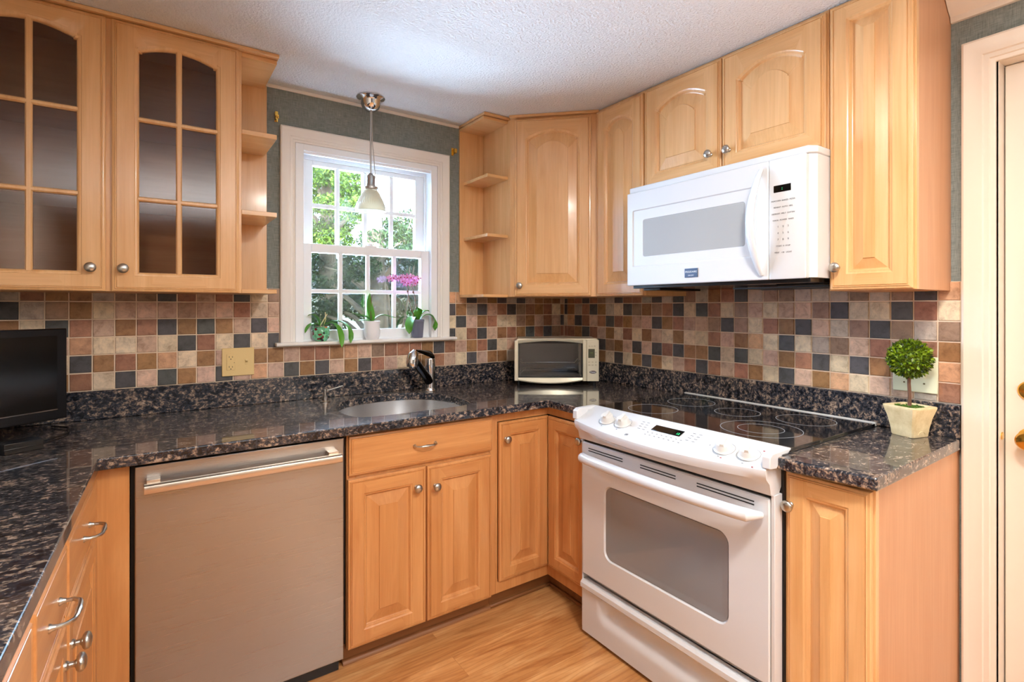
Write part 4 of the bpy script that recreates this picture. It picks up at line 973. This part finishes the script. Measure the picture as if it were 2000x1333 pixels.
# white pot
o2 = thing('potted_orchid', 'leafy young orchid in a plain white pot on the window sill', 'plant', (-1.2435, SY, 1.1668))
MB().lathe([(.0001, 0), (.029, 0), (.032, .004), (.038, .018), (.0395, .035), (.038, .055), (.0375, .072), (.0400, .090), (.038, .0905), (.034, .075), (.0001, .072)], n=32).build('flower_pot', mat('white_ceramic', srgb(238, 236, 238), .25, coat=.3), o2)
chips(.033, .082, o2, BARKCHIP, 30, .006)
lf = MB()
leaf(lf, [(0, 0, .080), (.012, 0, .120), (-.022, -.004, .160), (-.012, -.004, .228)], .013, fold=.5, up=(0, 1, 0))
leaf(lf, [(0, 0, .085), (-.035, -.01, .125), (-.065, -.012, .112), (-.098, -.015, .132)], .012)
leaf(lf, [(0, 0, .085), (-.03, .01, .105), (-.060, .008, .085), (-.07, .0, .095)], .010)
leaf(lf, [(0, 0, .085), (.05, -.01, .150), (.080, -.015, .098), (.122, -.02, .108)], .013)
lf.build('leaves', LEAF, o2)
MB().tube([(-.004, 0, .08), (-.006, 0, .13), (-.004, 0, .19), (.001, 0, .218)], [.0028, .0024, .002, .0015], 7).build('flower_stalk', STEM, o2)
# grey ribbed pot with flowers
o3 = thing('potted_orchid', 'pink flowering orchid in a grey ribbed pot on the window sill', 'plant', (-1.002, SY, 1.1668))
gp = MB(); nn = 72; lps = []
for r_, z, rb_ in ((.024, 0, 0), (.0265, .002, .0008), (.0325, .083, .0008), (.0345, .084, 0), (.035, .094, 0), (.0325, .0945, 0), (.031, .085, 0)):
    lps.append([((r_+rb_*(1 if j % 3 else -1.4))*math.cos(2*math.pi*j/nn), (r_+rb_*(1 if j % 3 else -1.4))*math.sin(2*math.pi*j/nn), z) for j in range(nn)])
gp.loft(lps, True, False).build('flower_pot', mat('slate_glaze', srgb(108, 110, 130), .35), o3)
chips(.031, .088, o3, BARKCHIP, 40, .006)
lf = MB()
leaf(lf, [(-.004, 0, .088), (-.03, -.02, .135), (-.065, -.03, .085), (-.060, -.035, .022)], .020, peak=.6)
leaf(lf, [(0, 0, .088), (-.006, -.015, .125), (.004, -.02, .150), (-.02, -.02, .158)], .017)
leaf(lf, [(0, 0, .088), (.02, -.01, .135), (.045, -.012, .148), (.06, -.015, .135)], .016)
leaf(lf, [(.006, 0, .09), (.055, -.02, .150), (.095, -.03, .110), (.082, -.035, .035)], .019, peak=.6)
lf.build('leaves', LEAF, o3)
st = MB().tube([(-.010, 0, .09), (-.038, -.005, .15), (-.052, -.005, .21), (-.060, -.005, .262), (-.064, -.008, .285), (-.110, -.012, .295), (-.148, -.015, .300)], [.0026, .0025, .0022, .002, .0018, .0015, .001], 7)
st.tube([(.002, 0, .09), (-.010, -.004, .15), (-.020, -.005, .22), (-.034, -.006, .262), (-.044, -.01, .285), (-.02, -.02, .298)], [.0026, .0024, .0022, .002, .0018, .001], 7)
for p in ((-.036, -.004, .14), (-.010, -.003, .150), (-.057, -.006, .238), (-.026, -.005, .235)):
    st.lathe([(.0001, -.006), (.005, -.003), (.005, .003), (.0001, .007)], p, 8)
st.build('flower_stalk', STEM, o3)
fl_ = MB(); rn = random.Random(11)
def flower(c, s, rot):
    c = Vector(c); M_ = Euler(rot).to_matrix()
    for k in range(5):
        a = R(90+72*k); wd = .55 if k in (0, 2, 3) else .85
        d_ = Vector((math.cos(a), 0, math.sin(a))); sd_ = Vector((-math.sin(a), 0, math.cos(a)))
        vs = [Vector((0, -.001, 0))]; ring_ = []
        for t, w_, dy in ((.25, .35, -.08), (.55, .95, -.05), (.85, .8, .02), (1.0, .3, .06)):
            ring_.append(((d_*t-sd_*w_*wd*.5)*s+Vector((0, dy*s, 0)), (d_*t)*s+Vector((0, (dy-.06)*s, 0)), (d_*t+sd_*w_*wd*.5)*s+Vector((0, dy*s, 0))))
        vs += [v for r_ in ring_ for v in r_]
        fs = [(0, 1, 2), (0, 2, 3)]
        for i in range(3):
            b0 = 1+i*3
            fs += [(b0, b0+1, b0+4, b0+3), (b0+1, b0+2, b0+5, b0+4)]
        base = [c+M_ @ v for v in vs]; off = M_ @ Vector((0, .0008, 0)); m_ = len(base)
        fl_.add(base+[v+off for v in base], fs+[tuple(m_+i for i in f[::-1]) for f in fs], 0)
    k = c+M_ @ Vector((0, -.006*s/.02, -.003)); fl_.lathe([(.0001, -.005), (.0038, -.002), (.0035, .002), (.0001, .005)], tuple(k), 8, 'y', 1)
for i, (x, z) in enumerate(((-.113, .300), (-.095, .306), (-.076, .302), (-.058, .308), (-.040, .312), (-.024, .310), (-.006, .306), (.014, .302), (.034, .304), (-.050, .292), (-.034, .288), (-.018, .284), (-.002, .286), (.016, .284), (.030, .290))):
    flower((x-.044, -.018-rn.uniform(0, .014), z+rn.uniform(-.004, .004)), rn.uniform(.017, .021), (R(rn.uniform(-25, 10)), R(rn.uniform(-20, 20)), R(rn.uniform(-35, 35))))
fl_.build('flowers', [PETAL, LIP], o3)
# topiary on the worktop
tp = thing('topiary_plant', 'round boxwood topiary in a square plaster pot', 'plant', (-.092, -1.862, CT+.0006), R(-17))
def sq(h, z, c=.12): 
    e = h*c; return [(x, y, z) for x, y in ((-h+e, -h), (h-e, -h), (h, -h+e), (h, h-e), (h-e, h), (-h+e, h), (-h, h-e), (-h, -h+e))]
pt = MB().loft([sq(.0345, 0), sq(.0365, .003), sq(.0395, .03), sq(.0455, .062), sq(.0535, .090), sq(.0545, .096), sq(.0535, .0985), sq(.044, .0985, .2), sq(.041, .093, .3), sq(.038, .075, .3)], True, True)
po = pt.build('flower_pot', STONE, tp)
ar = MB()
for fx in (0, 1):
    pts = []
    for k in range(9):
        a = math.pi*k/8; x = .015*math.cos(a); z = .010+.010*math.sin(a)
        pts.append((x, -.0385-.02*z, z) if fx == 0 else (.0385+.02*z, x, z))
    ar.tube(pts, .0009, 5)
ar.build('arch_relief', STONE, po)
ms = MB(); rn = random.Random(4); ms.lathe([(.0001, .082), (.040, .082), (.040, .089), (.030, .094), (.0001, .097)], n=20)
for _ in range(140):
    a = rn.uniform(0, 6.28); q = .040*math.sqrt(rn.random()); x, y = q*math.cos(a), q*math.sin(a); z = .094
    e = .004; ms.add([(x-e, y, z), (x, y-e, z+rn.uniform(0, .005)), (x+e, y, z+.001), (x, y+e, z+rn.uniform(0, .005))], [(0, 1, 2, 3)])
ms.build('moss', MOSS, tp, smooth=False)
MB().tube([(0, 0, .085), (.001, 0, .13), (-.001, .001, .17), (0, 0, .22)], [.0058, .0052, .005, .005], 10).build('trunk', STEM, tp)
bl = MB(); rn = random.Random(9); C_ = Vector((0, 0, .2525))
bl.lathe([(.0001, -.048), (.03, -.038), (.047, -.012), (.048, .012), (.032, .036), (.0001, .048)], tuple(C_), 16)
for i in range(1500):
    zz = 1-2*(i+.5)/1500; a = i*2.39996; rr_ = math.sqrt(1-zz*zz); d_ = Vector((rr_*math.cos(a), rr_*math.sin(a), zz))
    q = C_+d_*rn.uniform(.046, .058); t_ = (d_+Vector([rn.uniform(-.9, .9) for _ in range(3)])).normalized(); s_ = t_.cross(Vector([rn.uniform(-1, 1) for _ in range(3)])).normalized()
    ln, wd = rn.uniform(.010, .0155), rn.uniform(.0036, .0056); nn_ = t_.cross(s_)*.0012
    bl.add([q, q+t_*ln*.5+s_*wd+nn_, q+t_*ln, q+t_*ln*.5-s_*wd+nn_], [(0, 1, 2, 3)])
bl.build('foliage_ball', BOX, tp, smooth=False)

# ------------------------------------------------------------------ ceiling lights of the room (outside the view), the far one added
for i, (x, y) in enumerate(((-1.30, -2.35), (-.4, -5.0))):
    cl = thing('ceiling_light', ('round ceiling light over the kitchen floor', 'round ceiling light added out of view at the far end of the room')[i], 'ceiling light', (x, y, 0))
    MB().lathe([(.16, CH-.0005), (.165, CH-.01), (.16, CH-.05), (.145, CH-.055), (.14, CH-.03), (.0001, CH-.03)], n=40).build('fixture_rim', NICKEL, cl)

# ------------------------------------------------------------------ outdoors
o = MB().box(-30, 40, .17, 60, -1.3, -1.2).build('garden_ground', GROUND, smooth=False); tag(o, 'leaf-strewn lawn seen through the window', 'ground'); o['kind'] = 'stuff'
def foliage(mb, blobs, n, size, seed, flatness=.7):
    rn = random.Random(seed); tot = sum(b_[3]**2 for b_ in blobs)
    for bx, by, bz, br_ in blobs:
        for _ in range(int(n*br_**2/tot)):
            d_ = Vector([rn.gauss(0, 1) for _ in range(3)]).normalized()*br_*rn.uniform(.35, 1)**.6; d_.z *= flatness
            q = Vector((bx, by, bz))+d_; a = Vector([rn.uniform(-1, 1) for _ in range(3)]).normalized(); b2 = a.cross(Vector([rn.uniform(-1, 1) for _ in range(3)])).normalized()
            s1, s2 = size*rn.uniform(.6, 1.3), size*rn.uniform(.25, .5)
            mb.add([q-a*s1, q-b2*s2, q+a*s1, q+b2*s2], [(0, 1, 2, 3)])
def at(u, v, dist):   # a point outdoors along the view through a picture point
    a = (u-1009.68)/1023.41; b_ = -(v-600.41)/1023.41
    return Vector((CX, CY, CZ))+Vector((math.sin(YAW)+a*math.cos(YAW), math.cos(YAW)-a*math.sin(YAW), b_))*dist
def tree(name, label, base, h, r_, blobs, n, size, fm, seed, lean=(0, 0)):
    t = thing(name, label, 'tree', tuple(base))
    B_ = base
    tk = MB().tube([(0, 0, 0), (lean[0]*.3, lean[1]*.3, h*.3), (lean[0]*.7, lean[1]*.7, h*.65), (lean[0], lean[1], h)], [r_*1.25, r_, r_*.75, r_*.3], 10)
    rn = random.Random(seed)
    for b_ in blobs[:14]:
        q = Vector(b_[:3])-B_; z = max(.5, min(h*.95, q.z-.5)); k = z/h
        tk.tube([(lean[0]*k, lean[1]*k, z), ((q.x+lean[0]*k)/2, (q.y+lean[1]*k)/2, (z+q.z)/2+.1), (q.x, q.y, q.z)], [r_*.3, r_*.2, r_*.06], 6)
    tk.build('trunk', BARK, t)
    fo = MB(); foliage(fo, [(b_[0]-B_.x, b_[1]-B_.y, b_[2]-B_.z, b_[3]) for b_ in blobs], n, size, seed); fo.build('foliage', fm, t, smooth=False)
    return t
def blobs_at(lst, dist, rr_, jit=.6, seed=1):
    rn = random.Random(seed); out = []
    for u, v in lst:
        p = at(u, v, dist+rn.uniform(-jit, jit)); out.append((p.x, p.y, p.z, rr_*rn.uniform(.8, 1.2)))
    return out
g0 = at(640, 600, 8.5); g0.z = -1.2
tree('pine_tree', 'sunlit yellow-green pine outside the window', g0, 6.0, .16, blobs_at([(600, 340), (625, 350), (655, 345), (610, 390), (640, 400), (675, 385), (600, 440), (635, 450), (690, 360), (665, 440), (700, 410), (615, 480), (655, 470), (590, 400)], 8.5, .30), 15000, .036, PINE, 21)
g1 = at(748, 600, 7.0); g1.z = -1.2
tree('shade_tree', 'tree with a thick grey trunk in the garden', g1, 6.5, .16, blobs_at([(735, 470), (760, 450), (735, 500), (700, 520), (620, 560), (625, 520), (680, 545), (655, 600), (700, 600), (620, 610), (790, 470), (640, 640), (800, 500)], 7.5, .26, 1.0, 3), 11000, .032, DARKFOL, 22, (-.25, 0))
g2 = at(812, 600, 12); g2.z = -1.2
tree('bushy_tree', 'greyish green bushy tree far outside the window', g2, 4.5, .12, blobs_at([(800, 440), (825, 450), (805, 480), (790, 520), (815, 560), (770, 560), (840, 520), (760, 610), (800, 610), (730, 570)], 12, .5, .8, 5), 8000, .05, DARKFOL, 23)
for u_, v_, d_, nm, lb, fm_, sd_ in ((430, 500, 11, 'shade_tree', 'dense green tree standing by itself beyond the picket fence', DARKFOL, 41), (960, 480, 13, 'pine_tree', 'tall pine standing by itself past the greyish bushy tree', PINE, 42)):
    g_ = at(u_, 600, d_); g_.z = -1.2
    tree(nm, lb, g_, 5.5, .14, blobs_at([(u_-60, v_-60), (u_+50, v_-70), (u_, v_-120), (u_-40, v_+20), (u_+45, v_+30), (u_, v_-20), (u_-70, v_+70), (u_+60, v_+80)], d_, .7, .7, sd_), 4500, .08, fm_, sd_)
# bare twigs
bt_ = thing('bare_tree', 'leafless twiggy tree against the bright sky', 'tree', tuple(at(775, 600, 9.0).xy)+(-1.2,))
tw = MB(); rn = random.Random(31); b0 = Vector((0, 0, 0))
def branch(p, d_, ln, r_, k):
    q = p+d_*ln; tw.tube([p, p.lerp(q, .5)+Vector([rn.uniform(-.04, .04) for _ in range(3)]), q], [r_, r_*.8, r_*.6], 5)
    if k:
        for _ in range(3): branch(q, (d_+Vector([rn.uniform(-.6, .6), rn.uniform(-.6, .6), rn.uniform(-.2, .6)])).normalized(), ln*.72, r_*.55, k-1)
branch(b0, Vector((0, 0, 1)), 1.7, .06, 5); tw.build('branches', BARK, bt_)
# neighbour house and picket fence
hp = at(690, 560, 20); hs = thing('neighbour_house', 'white house with a grey roof behind the garden trees', 'house', (hp.x, hp.y, -1.2), R(-25))
MB().box(-5, 5, 0, 6, 0, 3.0).build('wall', SIDING, hs)
MB().prism([(-.4, 2.95), (3, 4.5), (6.4, 2.95)], -5.4, 5.4, 'x').build('roof', ROOFM, hs)
for x in (-3.5, -1.2, 1.2, 3.5): MB().box(x-.45, x+.45, -.04, .02, 1.0, 2.3).build('window', mat('dark_pane', srgb(70, 80, 90), .1), hs)
fp_ = at(640, 565, 9.5); fn = thing('picket_fence', 'white picket fence low behind the trees', 'fence', (fp_.x, fp_.y, -1.2), R(-20))
MB().box(-2.5, 3.5, 0, .04, .5, .6).box(-2.5, 3.5, 0, .04, 1.35, 1.45).build('rails', SIDING, fn)
pk = MB()
for i in range(44): pk.box(-2.5+i*.14, -2.5+i*.14+.07, -.03, 0, .1, 1.65)
pk.build('pickets', SIDING, fn)
